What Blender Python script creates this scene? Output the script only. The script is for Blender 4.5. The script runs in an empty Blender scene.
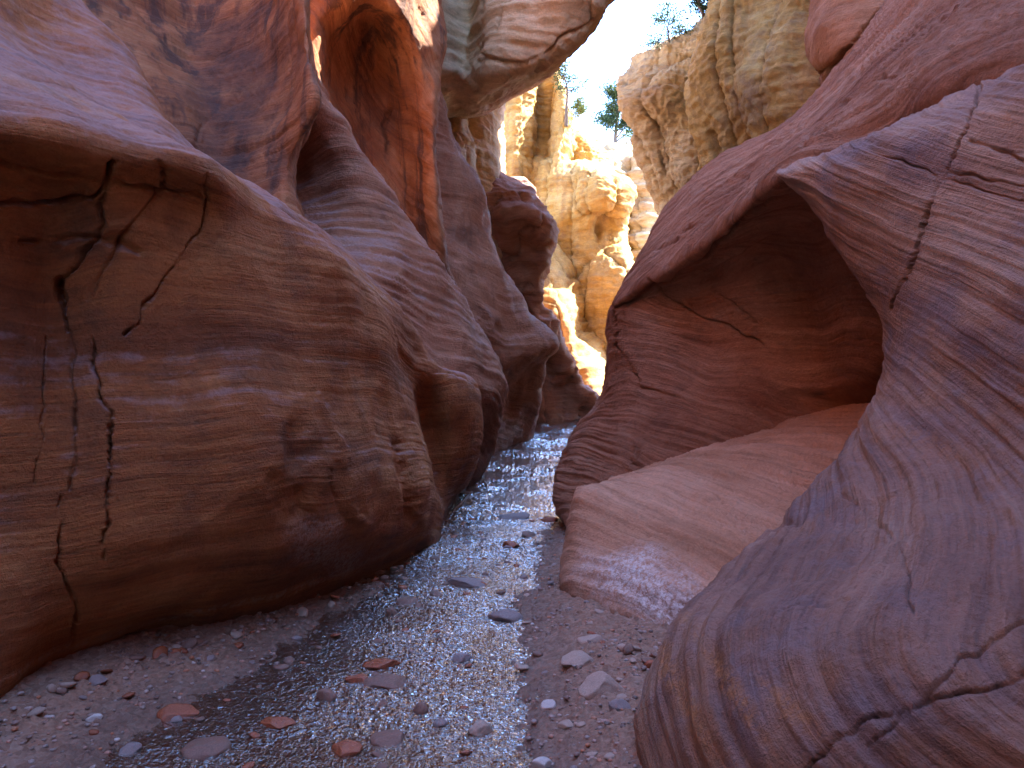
import bpy, math, random
import numpy as np

R = math.radians
sc = bpy.context.scene
col = sc.collection
F, H, CX, CY = 800.0, 1.5, 512.0, 384.0

# ------------------------------------------------------------------ camera
cam_d = bpy.data.cameras.new('camera')
cam_d.sensor_width = 36.0
cam_d.lens = 36.0 * F / 1024.0
cam_d.clip_start = 0.05
cam_d.clip_end = 1000.0
cam = bpy.data.objects.new('camera', cam_d)
cam.location = (0, 0, H)
cam.rotation_euler = (R(90), 0, 0)
col.objects.link(cam)
sc.camera = cam

# ------------------------------------------------------------------ light
SUN_AZ, SUN_EL = 73.0, 50.0          # azimuth measured from the view direction towards the right
sx, sy, sz = (math.sin(R(SUN_AZ)) * math.cos(R(SUN_EL)), math.cos(R(SUN_AZ)) * math.cos(R(SUN_EL)), math.sin(R(SUN_EL)))
w = bpy.data.worlds.new('World')
sc.world = w
w.use_nodes = True
nt = w.node_tree
nt.nodes.clear()
sky = nt.nodes.new('ShaderNodeTexSky')
sky.sky_type = 'NISHITA'
sky.sun_disc = False
sky.sun_elevation = R(SUN_EL)
sky.sun_rotation = R(SUN_AZ)
sky.altitude = 1800
sky.air_density = 1.0
sky.dust_density = 0.6
sky.ozone_density = 5.0
bg = nt.nodes.new('ShaderNodeBackground')
bg.inputs['Strength'].default_value = 0.15
wo = nt.nodes.new('ShaderNodeOutputWorld')
nt.links.new(sky.outputs[0], bg.inputs[0])
nt.links.new(bg.outputs[0], wo.inputs[0])
sl = bpy.data.lights.new('sun', 'SUN')
sl.energy = 3.6
sl.angle = R(0.55)
sl.color = (1.0, 0.93, 0.82)
so = bpy.data.objects.new('sun', sl)
from mathutils import Vector
so.rotation_euler = Vector((sx, sy, sz)).to_track_quat('Z', 'Y').to_euler()
so.location = (10, 10, 40)
col.objects.link(so)
sc.view_settings.view_transform = 'Standard'
sc.view_settings.look = 'None'
sc.view_settings.gamma = 1.0
sc.view_settings.exposure = 3.7
sc.view_settings.use_white_balance = True
sc.view_settings.white_balance_temperature = 6250
cy = sc.cycles
cy.max_bounces = 10
cy.diffuse_bounces = 7
cy.glossy_bounces = 4
cy.transmission_bounces = 4
cy.transparent_max_bounces = 8
cy.caustics_reflective = False
cy.caustics_refractive = False
cy.use_denoising = True
cy.sample_clamp_indirect = 8.0

# ------------------------------------------------------------------ noise
_rng = np.random.RandomState(7)
_perm = _rng.permutation(4096).astype(np.int64)
_grad = _rng.normal(size=(4096, 3))
_grad /= np.linalg.norm(_grad, axis=1)[:, None]


def perlin(p):
    i = np.floor(p).astype(np.int64)
    f = p - i
    u = f * f * f * (f * (f * 6 - 15) + 10)
    out = 0
    for dx in (0, 1):
        wx = u[:, 0] if dx else 1 - u[:, 0]
        hx = _perm[(i[:, 0] + dx) & 4095]
        for dy in (0, 1):
            wy = u[:, 1] if dy else 1 - u[:, 1]
            hy = _perm[(hx + i[:, 1] + dy) & 4095]
            for dz in (0, 1):
                wz = u[:, 2] if dz else 1 - u[:, 2]
                g = _grad[_perm[(hy + i[:, 2] + dz) & 4095]]
                d = g[:, 0] * (f[:, 0] - dx) + g[:, 1] * (f[:, 1] - dy) + g[:, 2] * (f[:, 2] - dz)
                out = out + wx * wy * wz * d
    return out * 1.5


def fbm(p, o=4, lac=2.03, g=0.5):
    a, s, out = 1.0, 0.0, 0
    q = p.copy()
    for k in range(o):
        out = out + a * perlin(q + 17.3 * k)
        s += a
        a *= g
        q = q * lac
    return out / s


def sstep(a, b, x):
    t = np.clip((x - a) / (b - a), 0, 1)
    return t * t * (3 - 2 * t)


# ------------------------------------------------------------------ objects
def tag(o, label=None, cat=None, group=None, kind=None):
    if label: o['label'] = label
    if cat: o['category'] = cat
    if group: o['group'] = group
    if kind: o['kind'] = kind
    return o


def mesh_np(name, v, quads, tris=None, attrs=None, mat=None, smooth=True, parent=None):
    me = bpy.data.meshes.new(name)
    v = np.asarray(v, dtype=np.float32)
    nq = len(quads)
    ntri = 0 if tris is None else len(tris)
    me.vertices.add(len(v))
    me.vertices.foreach_set('co', v.ravel())
    loops = np.asarray(quads, dtype=np.int32).ravel()
    if ntri:
        loops = np.concatenate([loops, np.asarray(tris, dtype=np.int32).ravel()])
    me.loops.add(len(loops))
    me.loops.foreach_set('vertex_index', loops)
    me.polygons.add(nq + ntri)
    st = np.concatenate([np.arange(nq) * 4, nq * 4 + np.arange(ntri) * 3]).astype(np.int32)
    me.polygons.foreach_set('loop_start', st)
    me.update(calc_edges=True)
    if smooth:
        me.polygons.foreach_set('use_smooth', np.ones(nq + ntri, dtype=bool))
    for k, a in (attrs or {}).items():
        at = me.attributes.new(k, 'FLOAT', 'POINT')
        at.data.foreach_set('value', np.asarray(a, dtype=np.float32))
    if mat: me.materials.append(mat)
    o = bpy.data.objects.new(name, me)
    o.parent = parent
    col.objects.link(o)
    return o


def W(px, py, d):
    return ((px - CX) / F * d, d, H + (CY - py) / F * d)


def hermite(P, t, ts):
    """P [n, m, 3] interpolated along axis 0, knots t, at ts."""
    n = len(t)
    m = np.zeros_like(P)
    dl = (P[1:] - P[:-1]) / (t[1:] - t[:-1])[:, None, None]
    for i in range(1, n - 1):
        h0, h1 = t[i] - t[i - 1], t[i + 1] - t[i]
        m[i] = (dl[i - 1] * h1 + dl[i] * h0) / (h0 + h1)
    m[0], m[-1] = dl[0], dl[-1]
    k = np.clip(np.searchsorted(t, ts, side='right') - 1, 0, n - 2)
    h = (t[k + 1] - t[k])
    x = ((ts - t[k]) / h)
    h00 = 2 * x**3 - 3 * x**2 + 1
    h10 = x**3 - 2 * x**2 + x
    h01 = -2 * x**3 + 3 * x**2
    h11 = x**3 - x**2
    e = lambda a: a[:, None, None]
    return e(h00) * P[k] + e(h10 * h) * m[k] + e(h01) * P[k + 1] + e(h11 * h) * m[k + 1]


def proj_steps(P, px_step, cap):
    """subdivisions for every span along axis 0, by length on the picture"""
    y = np.maximum(P[..., 1], 0.8)
    a = np.stack([P[..., 0] / y * F, P[..., 2] / y * F], -1)
    L = np.linalg.norm(a[1:] - a[:-1], axis=-1)
    Lw = np.linalg.norm(P[1:] - P[:-1], axis=-1) / np.maximum(0.5 * (P[1:, :, 1] + P[:-1, :, 1]), 1.0) * F
    L = np.maximum(L, 0.35 * Lw).max(axis=1)
    return np.clip(np.ceil(L / px_step), 2, cap).astype(int)


def seg_dist(px, py, pts):
    best = np.full(px.shape, 1e9)
    for (x0, y0), (x1, y1) in zip(pts[:-1], pts[1:]):
        dx, dy = x1 - x0, y1 - y0
        t = np.clip(((px - x0) * dx + (py - y0) * dy) / (dx * dx + dy * dy), 0, 1)
        best = np.minimum(best, np.hypot(px - x0 - t * dx, py - y0 - t * dy))
    return best


STEP = 2.3


def rock(name, label, cat, rows, mat, n=(0, 0, 1), back=(-5, 0, 0), up=None, down=-0.5, step=None, cap=70,
         dscale=1.0, lump=0.05, lumpf=0.9, ledge=0.018, lf=6.0, flute=0.0, flutef=2.5, rough=0.006, upn=1.0, fz=.16, warp=0.18, crease=None,
         cracks=(), spots=(), seed=0, centre=None, blocky=0.0, group=None, kind=None):
    step = step or STEP
    G = np.array([[p[:3] if len(p) == 4 else W(*p) for p in r] for r in rows], dtype=float)
    if dscale != 1.0:
        G = np.array([0, 0, H]) + (G - np.array([0, 0, H])) * dscale
    nband = [0] * len(rows)
    if isinstance(n, dict):
        ks = sorted(n)
        nband = [max(k for k in ks if k <= i) for i in range(len(rows))]
    if up:
        add = []
        base = G[0]
        for (z, dx, dy) in up:
            q = base.copy()
            q[:, 0] += dx
            q[:, 1] += dy
            q[:, 2] = np.maximum(q[:, 2] + 0.5, z)
            add.append(q)
        G = np.concatenate([np.array(add[::-1]), G])
        nband = [nband[0]] * len(add) + nband
    if down is not None:
        q = G[-1].copy()
        q[:, 2] = down
        G = np.concatenate([G, q[None]])
        nband.append(nband[-1])
    Gt = G.transpose(1, 0, 2)
    # axis 0 : rows
    L0 = np.linalg.norm(G[1:] - G[:-1], axis=-1).mean(1) + 1e-3
    t0 = np.concatenate([[0], np.cumsum(L0)])
    s0 = proj_steps(G, step, cap)
    ts0 = np.concatenate([np.linspace(t0[i], t0[i + 1], s0[i], endpoint=False) for i in range(len(s0))] + [[t0[-1]]])
    band = np.array(nband)[np.clip(np.searchsorted(t0, ts0, side='right') - 1, 0, len(t0) - 1)]
    L1 = np.linalg.norm(Gt[1:] - Gt[:-1], axis=-1).mean(1) + 1e-3
    t1 = np.concatenate([[0], np.cumsum(L1)])
    s1 = proj_steps(Gt, step, cap)
    ts1 = np.concatenate([np.linspace(t1[i], t1[i + 1], s1[i], endpoint=False) for i in range(len(s1))] + [[t1[-1]]])
    S = hermite(G, t0, ts0)
    S = hermite(S.transpose(1, 0, 2), t1, ts1).transpose(1, 0, 2)
    nr, nc = S.shape[:2]
    du = np.gradient(S, axis=1)
    dv = np.gradient(S, axis=0)
    N = np.cross(du, dv)
    N /= np.linalg.norm(N, axis=-1)[..., None] + 1e-9
    V = np.array([0, 0, H]) - S
    V /= np.linalg.norm(V, axis=-1)[..., None]
    front = (S[..., 1] > 0.5)
    if (np.sum(N * V, -1) * front).sum() < 0: N = -N
    P = S.reshape(-1, 3)
    N = N.reshape(-1, 3)
    px = CX + P[:, 0] / np.maximum(P[:, 1], .3) * F
    py = CY - (P[:, 2] - H) / np.maximum(P[:, 1], .3) * F
    sd = np.array([seed * 3.7, seed * 1.9, seed * 5.3])
    wv = fbm(P * 0.45 + sd, 3)
    wv2 = fbm(P * 1.6 + sd + 9, 3)
    if isinstance(n, dict):
        s = np.zeros(len(P))
        bb = np.repeat(band, nc)
        for k, nn in n.items():
            nn = np.array(nn, float)
            nn /= np.linalg.norm(nn)
            m = bb == k
            s[m] = (P[m] @ nn) + 7.7 * k
    elif centre is not None:
        s = np.linalg.norm(P - np.array(centre), axis=1)
    else:
        nn = np.array(n, float)
        nn /= np.linalg.norm(nn)
        s = P @ nn
    s = s + warp * wv + warp * 0.05 * wv2
    z3 = np.zeros_like(s)
    lam = np.stack([s * lf, P[:, 0] * 0.35 + wv, P[:, 1] * 0.35], -1)
    l1 = perlin(lam + sd)
    l2 = perlin(lam * np.array([3.1, 1.5, 1.5]) + sd + 4)
    l3 = perlin(lam * np.array([8.3, 2, 2]) + sd + 8)
    msk = sstep(-0.35, 0.45, fbm(P * 0.7 + sd + 21, 2))
    disp = lump * 2.2 * fbm(P * lumpf + sd + 3, 3)
    disp += lump * 0.8 * (0.35 - np.abs(perlin(P * lumpf * 2.3 + sd)))
    upf = np.clip(N[:, 2], 0, 1)
    l4 = perlin(np.stack([s * 34, P[:, 0] * 1.1, P[:, 1] * 1.1], -1) + sd)
    saw = s * lf * 1.3 + 0.4 * wv2
    saw = saw - np.floor(saw)
    disp += ledge * (0.4 + msk + 1.3 * upf) * (l1 * 1.2 + 0.6 * l2 + 0.35 * l3 + 0.5 * (sstep(0, .8, saw) - sstep(.86, 1, saw)))
    disp += (0.0022 + (0.004 + .008 * (upn < 1)) * upf) * (0.3 + msk) * l4 * min(1.0, ledge / .01)
    disp += upn * upf * (0.022 * fbm(P * 9 + sd, 4) + .02 * (.25 - np.abs(perlin(np.stack([s * 16, P[:, 0] * 2.2, P[:, 1] * 2.2], -1) + sd)))) * min(1.0, ledge / .01)
    if flute:
        fl = np.stack([P[:, 0] * flutef, P[:, 1] * flutef, P[:, 2] * flutef * fz], -1)
        a1 = np.abs(perlin(fl + sd))
        a2 = np.abs(perlin(fl * 2.3 + sd))
        disp += flute * (1.5 * np.minimum(a1, .4) + 0.7 * np.minimum(a2, .4) - 0.6) - flute * 0.6 * np.exp(-(a1 / .03) ** 2)
        flc = 0.9 * np.exp(-(a1 / .022) ** 2) * sstep(.02, .1, flute)
    if blocky:
        st = s * 1.1 + 0.25 * wv2
        fr = st - np.floor(st)
        disp += blocky * (sstep(0.0, 0.85, fr) - sstep(0.88, 1.0, fr) + 0.5 * perlin(np.stack([np.floor(st) * 7.1, P[:, 0] * 0.9, P[:, 1] * 0.9], -1)))
        fr2 = st * 3.3 - np.floor(st * 3.3)
        disp += blocky * 0.35 * (sstep(0.0, 0.7, fr2) - sstep(0.8, 1.0, fr2))
    disp += rough * fbm(P * 7 + sd, 4)
    jx = px + 5 * perlin(np.stack([px * .045, py * .045, z3], -1)) + 2 * perlin(np.stack([px * .2, py * .2, z3], -1))
    jy = py + 5 * perlin(np.stack([px * .045, py * .045, z3 + 5], -1))
    crk = flc if flute else np.zeros(len(P))
    for (pts, wd, dep) in cracks:
        dd = seg_dist(jx, jy, pts)
        vw = wd * (0.75 + 0.7 * perlin(np.stack([px * .035, py * .035, z3 + 6], -1)))
        g = np.exp(-(dd / np.maximum(vw, .3)) ** 2) * np.clip(0.7 + 0.9 * perlin(np.stack([px * .03, py * .03, z3 + 2], -1)), 0.1, 1)
        disp -= dep * g
        crk = np.maximum(crk, .7 * g * min(1, abs(dep) * 20) * (dep > 0) * (wd < 4))
    pale = np.zeros(len(P))
    dark = np.zeros(len(P))
    nb = fbm(P * 2.2 + sd + 31, 4)
    for (kd, x, y, rx, ry, ang, st) in spots:
        c_, s_ = math.cos(R(ang)), math.sin(R(ang))
        ux, uy = (px - x) * c_ + (py - y) * s_, -(px - x) * s_ + (py - y) * c_
        g = st * sstep(1.25, 0.35, np.hypot(ux / rx, uy / ry) + 0.9 * nb)
        if kd == 'pale': pale = np.maximum(pale, g)
        else: dark = np.maximum(dark, g)
    P2 = P + N * disp[:, None]
    # closed body: rim pushed into the rock, then a cap
    idx = np.arange(nr * nc).reshape(nr, nc)
    q = np.stack([idx[:-1, :-1], idx[1:, :-1], idx[1:, 1:], idx[:-1, 1:]], -1).reshape(-1, 4)
    ring = np.concatenate([idx[0, :-1], idx[:-1, -1], idx[-1, :0:-1], idx[:0:-1, 0]])
    nv = len(P2)
    rb = P2[ring] + np.array(back)
    m = len(ring)
    r2 = nv + np.arange(m)
    q2 = np.stack([ring, np.roll(ring, -1), np.roll(r2, -1), r2], -1)
    cen = rb.mean(0) + np.array(back) * 0.3
    tr = np.stack([r2, np.roll(r2, -1), np.full(m, nv + m)], -1)
    vv = np.concatenate([P2, rb, cen[None]])
    pad = np.zeros(m + 1)
    at = {'strata': np.concatenate([s, s[ring], [0]]), 'pale': np.concatenate([pale, pad]),
          'stain': np.concatenate([dark, pad]), 'crack': np.concatenate([crk, pad])}
    o = mesh_np(name, vv, np.concatenate([q, q2]), tr, at, mat)
    tag(o, label, cat, group, kind)
    return o


# ------------------------------------------------------------------ materials
class NB:
    def __init__(s, name):
        s.m = bpy.data.materials.new(name)
        s.m.use_nodes = True
        s.t = s.m.node_tree
        s.t.nodes.clear()
        s.out = s.t.nodes.new('ShaderNodeOutputMaterial')

    def n(s, typ, ins=None, **kw):
        nd = s.t.nodes.new(typ)
        for k, v in kw.items(): setattr(nd, k, v)
        for k, v in (ins or {}).items():
            if isinstance(v, bpy.types.NodeSocket): s.t.links.new(v, nd.inputs[k])
            else: nd.inputs[k].default_value = v
        return nd

    def math(s, op, a, b=0.0, c=0.0, clamp=False):
        return s.n('ShaderNodeMath', {0: a, 1: b, 2: c}, operation=op, use_clamp=clamp).outputs[0]

    def noise(s, vec, scale, detail=3.0, rough=0.5, dist=0.0):
        return s.n('ShaderNodeTexNoise', {'Vector': vec, 'Scale': scale, 'Detail': detail, 'Roughness': rough, 'Distortion': dist}).outputs[0]

    def ramp(s, fac, stops, interp='LINEAR'):
        r = s.n('ShaderNodeValToRGB', {0: fac})
        e = r.color_ramp
        e.interpolation = interp
        while len(e.elements) < len(stops): e.elements.new(0.5)
        for k, (p, c) in enumerate(stops):
            e.elements[k].position = p
            e.elements[k].color = (c[0], c[1], c[2], 1) if hasattr(c, '__len__') else (c, c, c, 1)
        return r.outputs[0]

    def mix(s, f, a, b, blend='MIX'):
        nd = s.n('ShaderNodeMix', data_type='RGBA', blend_type=blend)
        for k, v in ((0, f), (6, a), (7, b)):
            if isinstance(v, bpy.types.NodeSocket): s.t.links.new(v, nd.inputs[k])
            else: nd.inputs[k].default_value = v if k == 0 else (v[0], v[1], v[2], 1)
        return nd.outputs[2]


def rock_mat(name, c0, c1, c2, stain=(0.06, 0.035, 0.03), pale=(0.55, 0.45, 0.4), fineF=30.0, midF=7.0, contrast=1.0,
             bump=0.5, grain=1.0, streak=0.0, rough=0.75, varnish=0.35, spec=0.3, dust_sky_tint=0.0, solid=False):
    b = NB(name)
    pos = b.n('ShaderNodeNewGeometry').outputs['Position']
    s = b.n('ShaderNodeAttribute', attribute_name='strata').outputs['Fac']
    pal = b.n('ShaderNodeAttribute', attribute_name='pale').outputs['Fac']
    stn = b.n('ShaderNodeAttribute', attribute_name='stain').outputs['Fac']
    crk = b.n('ShaderNodeAttribute', attribute_name='crack').outputs['Fac']
    sep = b.n('ShaderNodeSeparateXYZ', {0: pos})

    def lam(f, g):
        v = b.n('ShaderNodeCombineXYZ', {0: b.math('MULTIPLY', s, f), 1: b.math('MULTIPLY', sep.outputs[0], g), 2: b.math('MULTIPLY', sep.outputs[1], g)})
        return v.outputs[0]
    coarse = b.noise(lam(midF * 0.3, 0.25), 1.0, 3, 0.55)
    mid = b.noise(lam(midF, 0.5), 1.0, 3, 0.6)
    fine = b.noise(lam(fineF, 1.3), 1.0, 4, 0.6)
    vfine = b.noise(lam(fineF * 3.2, 5.0), 1.0, 2, 0.6)
    blot = b.noise(pos, 0.9, 6, 0.62, 0.6)
    blot2 = b.noise(pos, 4.5, 5, 0.65)
    grn = b.noise(pos, 70.0, 3, 0.7)
    f = b.math('ADD', b.math('MULTIPLY', coarse, 0.45), b.math('ADD', b.math('MULTIPLY', mid, 0.35), b.math('MULTIPLY', fine, 0.2)))
    f = b.math('ADD', f, b.math('MULTIPLY', b.math('SUBTRACT', blot, 0.5), 0.45))
    sp = 0.17 / contrast
    c = b.ramp(f, [(0.5 - sp, c0), (0.5, c1), (0.5 + sp, c2)])
    # thin darker laminae
    ln = b.ramp(fine, [(0.30, 0.62), (0.45, 1.0), (0.62, 1.0), (0.74, 1.16)])
    lm = b.ramp(b.noise(pos, 0.8, 3, 0.5), [(0.35, 0.25), (0.65, 1.0)])
    c = b.mix(b.math('MULTIPLY', lm, 0.9 * contrast if contrast < 1.1 else 1.0), c, ln, 'MULTIPLY')
    vl = b.ramp(vfine, [(0.3, 0.8), (0.5, 1.0), (0.7, 1.12)])
    c = b.mix(0.7, c, vl, 'MULTIPLY')
    # desert varnish blotches
    vn = b.ramp(b.math('ADD', b.math('MULTIPLY', blot2, 0.5), b.math('MULTIPLY', b.noise(pos, 1.7, 5, 0.6), 0.5)), [(0.5, 0.0), (0.62, 1.0)])
    c = b.mix(b.math('MULTIPLY', vn, varnish), c, stain)
    if streak:
        sv = b.n('ShaderNodeCombineXYZ', {0: b.math('MULTIPLY', sep.outputs[0], 3.2), 1: b.math('MULTIPLY', sep.outputs[1], 3.2), 2: b.math('MULTIPLY', sep.outputs[2], 0.22)}).outputs[0]
        sk = b.ramp(b.noise(sv, 1.0, 5, 0.65), [(0.50, 0.0), (0.62, 1.0)])
        c = b.mix(b.math('MULTIPLY', sk, streak), c, stain)
    c = b.mix(b.math('MULTIPLY', stn, b.ramp(blot2, [(0.3, 0.55), (0.6, 1.0)])), c, stain)
    if dust_sky_tint:  # dust, plus violet skylight cast painted into the colour of upward faces
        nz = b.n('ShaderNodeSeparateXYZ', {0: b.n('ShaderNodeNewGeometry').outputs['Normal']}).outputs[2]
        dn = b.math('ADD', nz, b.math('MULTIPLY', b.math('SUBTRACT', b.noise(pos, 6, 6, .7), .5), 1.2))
        c = b.mix(b.math('MULTIPLY', b.ramp(dn, [(.38, 0.0), (.85, 1.0)]), dust_sky_tint), c, (.34, .265, .285))
    pm = 1.0 if solid else b.ramp(b.noise(pos, 30, 7, 0.85), [(0.42, 0.0), (0.58, 1.0)])
    c = b.mix(b.math('MULTIPLY', pal, pm), c, pale)
    c = b.mix(b.math('MULTIPLY', crk, 0.75), c, [x * 0.35 for x in c0])
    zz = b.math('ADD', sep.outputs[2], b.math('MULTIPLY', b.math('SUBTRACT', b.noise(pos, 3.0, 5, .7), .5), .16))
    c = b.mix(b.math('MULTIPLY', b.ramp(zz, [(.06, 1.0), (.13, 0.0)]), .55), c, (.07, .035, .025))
    c = b.mix(b.math('MULTIPLY', b.ramp(zz, [(.12, 0.0), (.145, .5), (.155, .5), (.19, 0.0)]), b.ramp(b.noise(pos, 25, 4, .7), [(.4, 0), (.65, .8)])), c, (.42, .31, .25))
    gm = b.ramp(b.math('ADD', b.math('MULTIPLY', grn, .5), b.math('MULTIPLY', b.noise(pos, 24, 5, .75), .5)), [(0.3, 0.7), (0.5, 1.0), (0.7, 1.25)])
    c = b.mix(0.8, c, gm, 'MULTIPLY')
    h = b.math('ADD', b.math('MULTIPLY', fine, 0.6), b.math('MULTIPLY', vfine, 0.4))
    h = b.math('ADD', h, b.math('MULTIPLY', mid, 0.6))
    h = b.math('MULTIPLY', h, lm)
    h = b.math('ADD', h, b.math('MULTIPLY', grn, 0.22 * grain))
    h = b.math('ADD', h, b.math('MULTIPLY', b.noise(pos, 12, 8, 0.75), 1.2 * grain))
    bp = b.n('ShaderNodeBump', {'Strength': min(1.0, bump * 1.4), 'Distance': 0.05, 'Height': h})
    p = b.n('ShaderNodeBsdfPrincipled', {'Base Color': c, 'Roughness': rough, 'Normal': bp.outputs[0], 'Specular IOR Level': spec})
    b.t.links.new(p.outputs[0], b.out.inputs[0])
    return b.m


M = {}
M['left'] = rock_mat('left_rock', (0.21, 0.062, 0.018), (0.38, 0.125, 0.036), (0.52, 0.22, 0.08), contrast=1.2, dust_sky_tint=.5, varnish=0.35, bump=0.55)
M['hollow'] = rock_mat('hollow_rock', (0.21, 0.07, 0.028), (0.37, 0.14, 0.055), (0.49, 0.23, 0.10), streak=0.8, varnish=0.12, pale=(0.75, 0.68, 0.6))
M['fin'] = rock_mat('fin_rock', (0.26, 0.09, 0.04), (0.41, 0.17, 0.085), (0.51, 0.255, 0.15), dust_sky_tint=.4, varnish=0.3, pale=(0.8, 0.75, 0.7))
M['right'] = rock_mat('right_rock', (0.21, 0.08, 0.04), (0.37, 0.175, 0.10), (0.50, 0.29, 0.19), contrast=1.3, fineF=38, midF=9, varnish=0.6, bump=0.7, dust_sky_tint=.25, stain=(.20, .145, .16), pale=(.50, .21, .075))
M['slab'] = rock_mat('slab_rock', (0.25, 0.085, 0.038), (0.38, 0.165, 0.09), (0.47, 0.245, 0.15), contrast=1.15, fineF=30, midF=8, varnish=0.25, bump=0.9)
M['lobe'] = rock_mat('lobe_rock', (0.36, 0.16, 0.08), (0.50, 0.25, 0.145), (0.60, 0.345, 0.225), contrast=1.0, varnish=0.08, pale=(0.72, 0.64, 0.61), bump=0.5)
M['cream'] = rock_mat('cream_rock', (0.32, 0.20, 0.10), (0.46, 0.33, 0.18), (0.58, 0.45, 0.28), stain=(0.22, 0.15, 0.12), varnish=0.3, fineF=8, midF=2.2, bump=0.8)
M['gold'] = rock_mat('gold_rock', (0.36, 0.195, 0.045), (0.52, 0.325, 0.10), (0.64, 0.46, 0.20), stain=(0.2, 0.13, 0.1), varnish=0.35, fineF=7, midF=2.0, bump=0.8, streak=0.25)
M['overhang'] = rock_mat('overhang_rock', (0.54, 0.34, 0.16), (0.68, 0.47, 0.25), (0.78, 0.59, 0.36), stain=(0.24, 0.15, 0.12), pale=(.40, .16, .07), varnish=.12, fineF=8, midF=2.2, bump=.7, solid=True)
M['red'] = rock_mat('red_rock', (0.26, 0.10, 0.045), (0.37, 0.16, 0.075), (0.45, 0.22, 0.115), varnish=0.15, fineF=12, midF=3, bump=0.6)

# ------------------------------------------------------------------ rock masses, left side
rock('rock_buttress', 'big dark red-brown buttress at the left with a bluish sloping top and undercut face', 'rock buttress', [
    [(-560, -900, 9), (-200, -560, 8.6), (-20, -180, 8.4), (45, -10, 8.2), (100, 70, 7.8), (165, 170, 7.4), (225, 215, 7.4), (300, 270, 7.8), (360, 320, 8.4), (400, 380, 9.4), (410, 390, 9.8), (425, 400, 10.6), (440, 405, 11.2), (450, 410, 12)],
    [(-500, -700, 6.5), (-150, -400, 6.3), (10, -120, 6.2), (75, 0, 6.2), (130, 62, 6.0), (197, 150, 5.7), (250, 185, 5.8), (325, 235, 6.3), (388, 292, 7.0), (420, 345, 8.0), (438, 366, 8.5), (458, 374, 9.0), (472, 388, 9.6), (466, 395, 10.8)],
    [(-450, -250, 4.6), (-130, -130, 4.7), (-10, 10, 4.9), (45, 60, 5.2), (100, 110, 5.1), (180, 162, 4.9), (240, 195, 5.1), (325, 252, 5.75), (382, 308, 6.4), (414, 362, 7.5), (434, 372, 8.15), (456, 379, 8.7), (474, 394, 9.3), (470, 400, 10.7)],
    [(-450, 160, 2.9), (-120, 135, 3.2), (0, 140, 3.5), (60, 150, 3.7), (120, 163, 3.9), (205, 180, 4.3), (245, 212, 4.7), (328, 275, 5.3), (373, 328, 6.0), (407, 385, 7.2), (424, 393, 8.1), (452, 388, 8.4), (475, 402, 9.1), (474, 408, 10.6)],
    [(-450, 230, 3.0), (-120, 180, 3.35), (0, 180, 3.70), (60, 190, 3.95), (120, 198, 4.05), (202, 210, 4.42), (243, 240, 4.65), (322, 305, 5.2), (366, 355, 5.8), (412, 403, 7.2), (424, 410, 8.3), (453, 405, 8.4), (477, 415, 9.15), (476, 420, 10.6)],
    [(-450, 400, 2.9), (-120, 320, 3.5), (0, 300, 3.85), (55, 300, 4.1), (115, 310, 4.15), (190, 320, 4.4), (240, 340, 4.55), (320, 385, 5.0), (372, 420, 5.75), (420, 440, 7.2), (430, 445, 8.5), (455, 440, 8.6), (478, 434, 9.3), (477, 438, 10.7)],
    [(-450, 600, 2.6), (-120, 480, 3.3), (0, 450, 3.65), (60, 440, 3.9), (120, 440, 3.98), (190, 440, 4.2), (250, 450, 4.4), (328, 470, 4.95), (388, 480, 5.8), (432, 480, 7.4), (437, 480, 8.5), (456, 472, 8.9), (475, 462, 9.6), (474, 464, 10.9)],
    [(-450, 800, 2.5), (-120, 650, 3.2), (0, 600, 3.5), (60, 570, 3.8), (130, 560, 4.0), (200, 550, 4.3), (265, 540, 4.6), (345, 530, 5.3), (400, 520, 6.3), (439, 512, 7.75), (442, 508, 8.4), (452, 500, 9.3), (465, 488, 10.0), (464, 488, 11.2)],
    [(-450, 860, 2.65), (-120, 770, 3.15), (0, 712, 3.65), (62, 672, 4.15), (140, 645, 4.6), (215, 628, 4.9), (290, 605, 5.4), (360, 577, 6.2), (410, 552, 7.15), (436, 540, 7.7), (440, 528, 8.35), (448, 512, 9.35), (456, 500, 10.3), (455, 498, 11.2)],
], M['left'], n=(-.16, .12, .97), back=(-7, 0.5, -.3), lump=0.045, lumpf=0.8, ledge=0.006, warp=0.22, seed=1,
    cracks=[([(205, 172), (208, 200), (202, 228), (150, 300), (125, 335)], 1.5, .05),
            ([(0, 205), (90, 200), (115, 165)], 3, .10), ([(60, 280), (62, 300), (68, 330)], 4.5, .12),
            ([(112, 168), (98, 205), (105, 225), (60, 285)], 3.5, .05), ([(160, 165), (170, 190), (140, 215), (85, 300)], 3, .04),
            ([(92, 340), (95, 370), (102, 400), (111, 415), (110, 470), (106, 520), (104, 560)], 1.6, .06),
            ([(72, 330), (74, 390), (76, 430), (70, 490)], 1.6, .04), ([(42, 340), (40, 420), (37, 480)], 1.4, .025), ([(60, 500), (58, 560), (76, 610), (70, 650)], 2.2, .04),
            ([(330, 470), (335, 500), (345, 520)], 3, .02), ([(298, 440), (296, 480), (300, 510)], 20, .07), ([(398, 445), (405, 480), (410, 520)], 9, .08), ([(322, 395), (345, 450), (352, 520)], 8, -.03), ([(0, 168), (60, 175), (120, 188), (200, 196)], 4, .05), ([(20, 240), (90, 236), (140, 250)], 5, .05)],
    spots=[('pale', 320, 540, 45, 26, 25, .45), ('dark', 60, 230, 80, 45, 0, .45), ('dark', 330, 460, 55, 40, 0, .35), ('dark', 240, 360, 60, 25, 10, .3), ('pale', 120, 660, 90, 8, -15, .5)])

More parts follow.
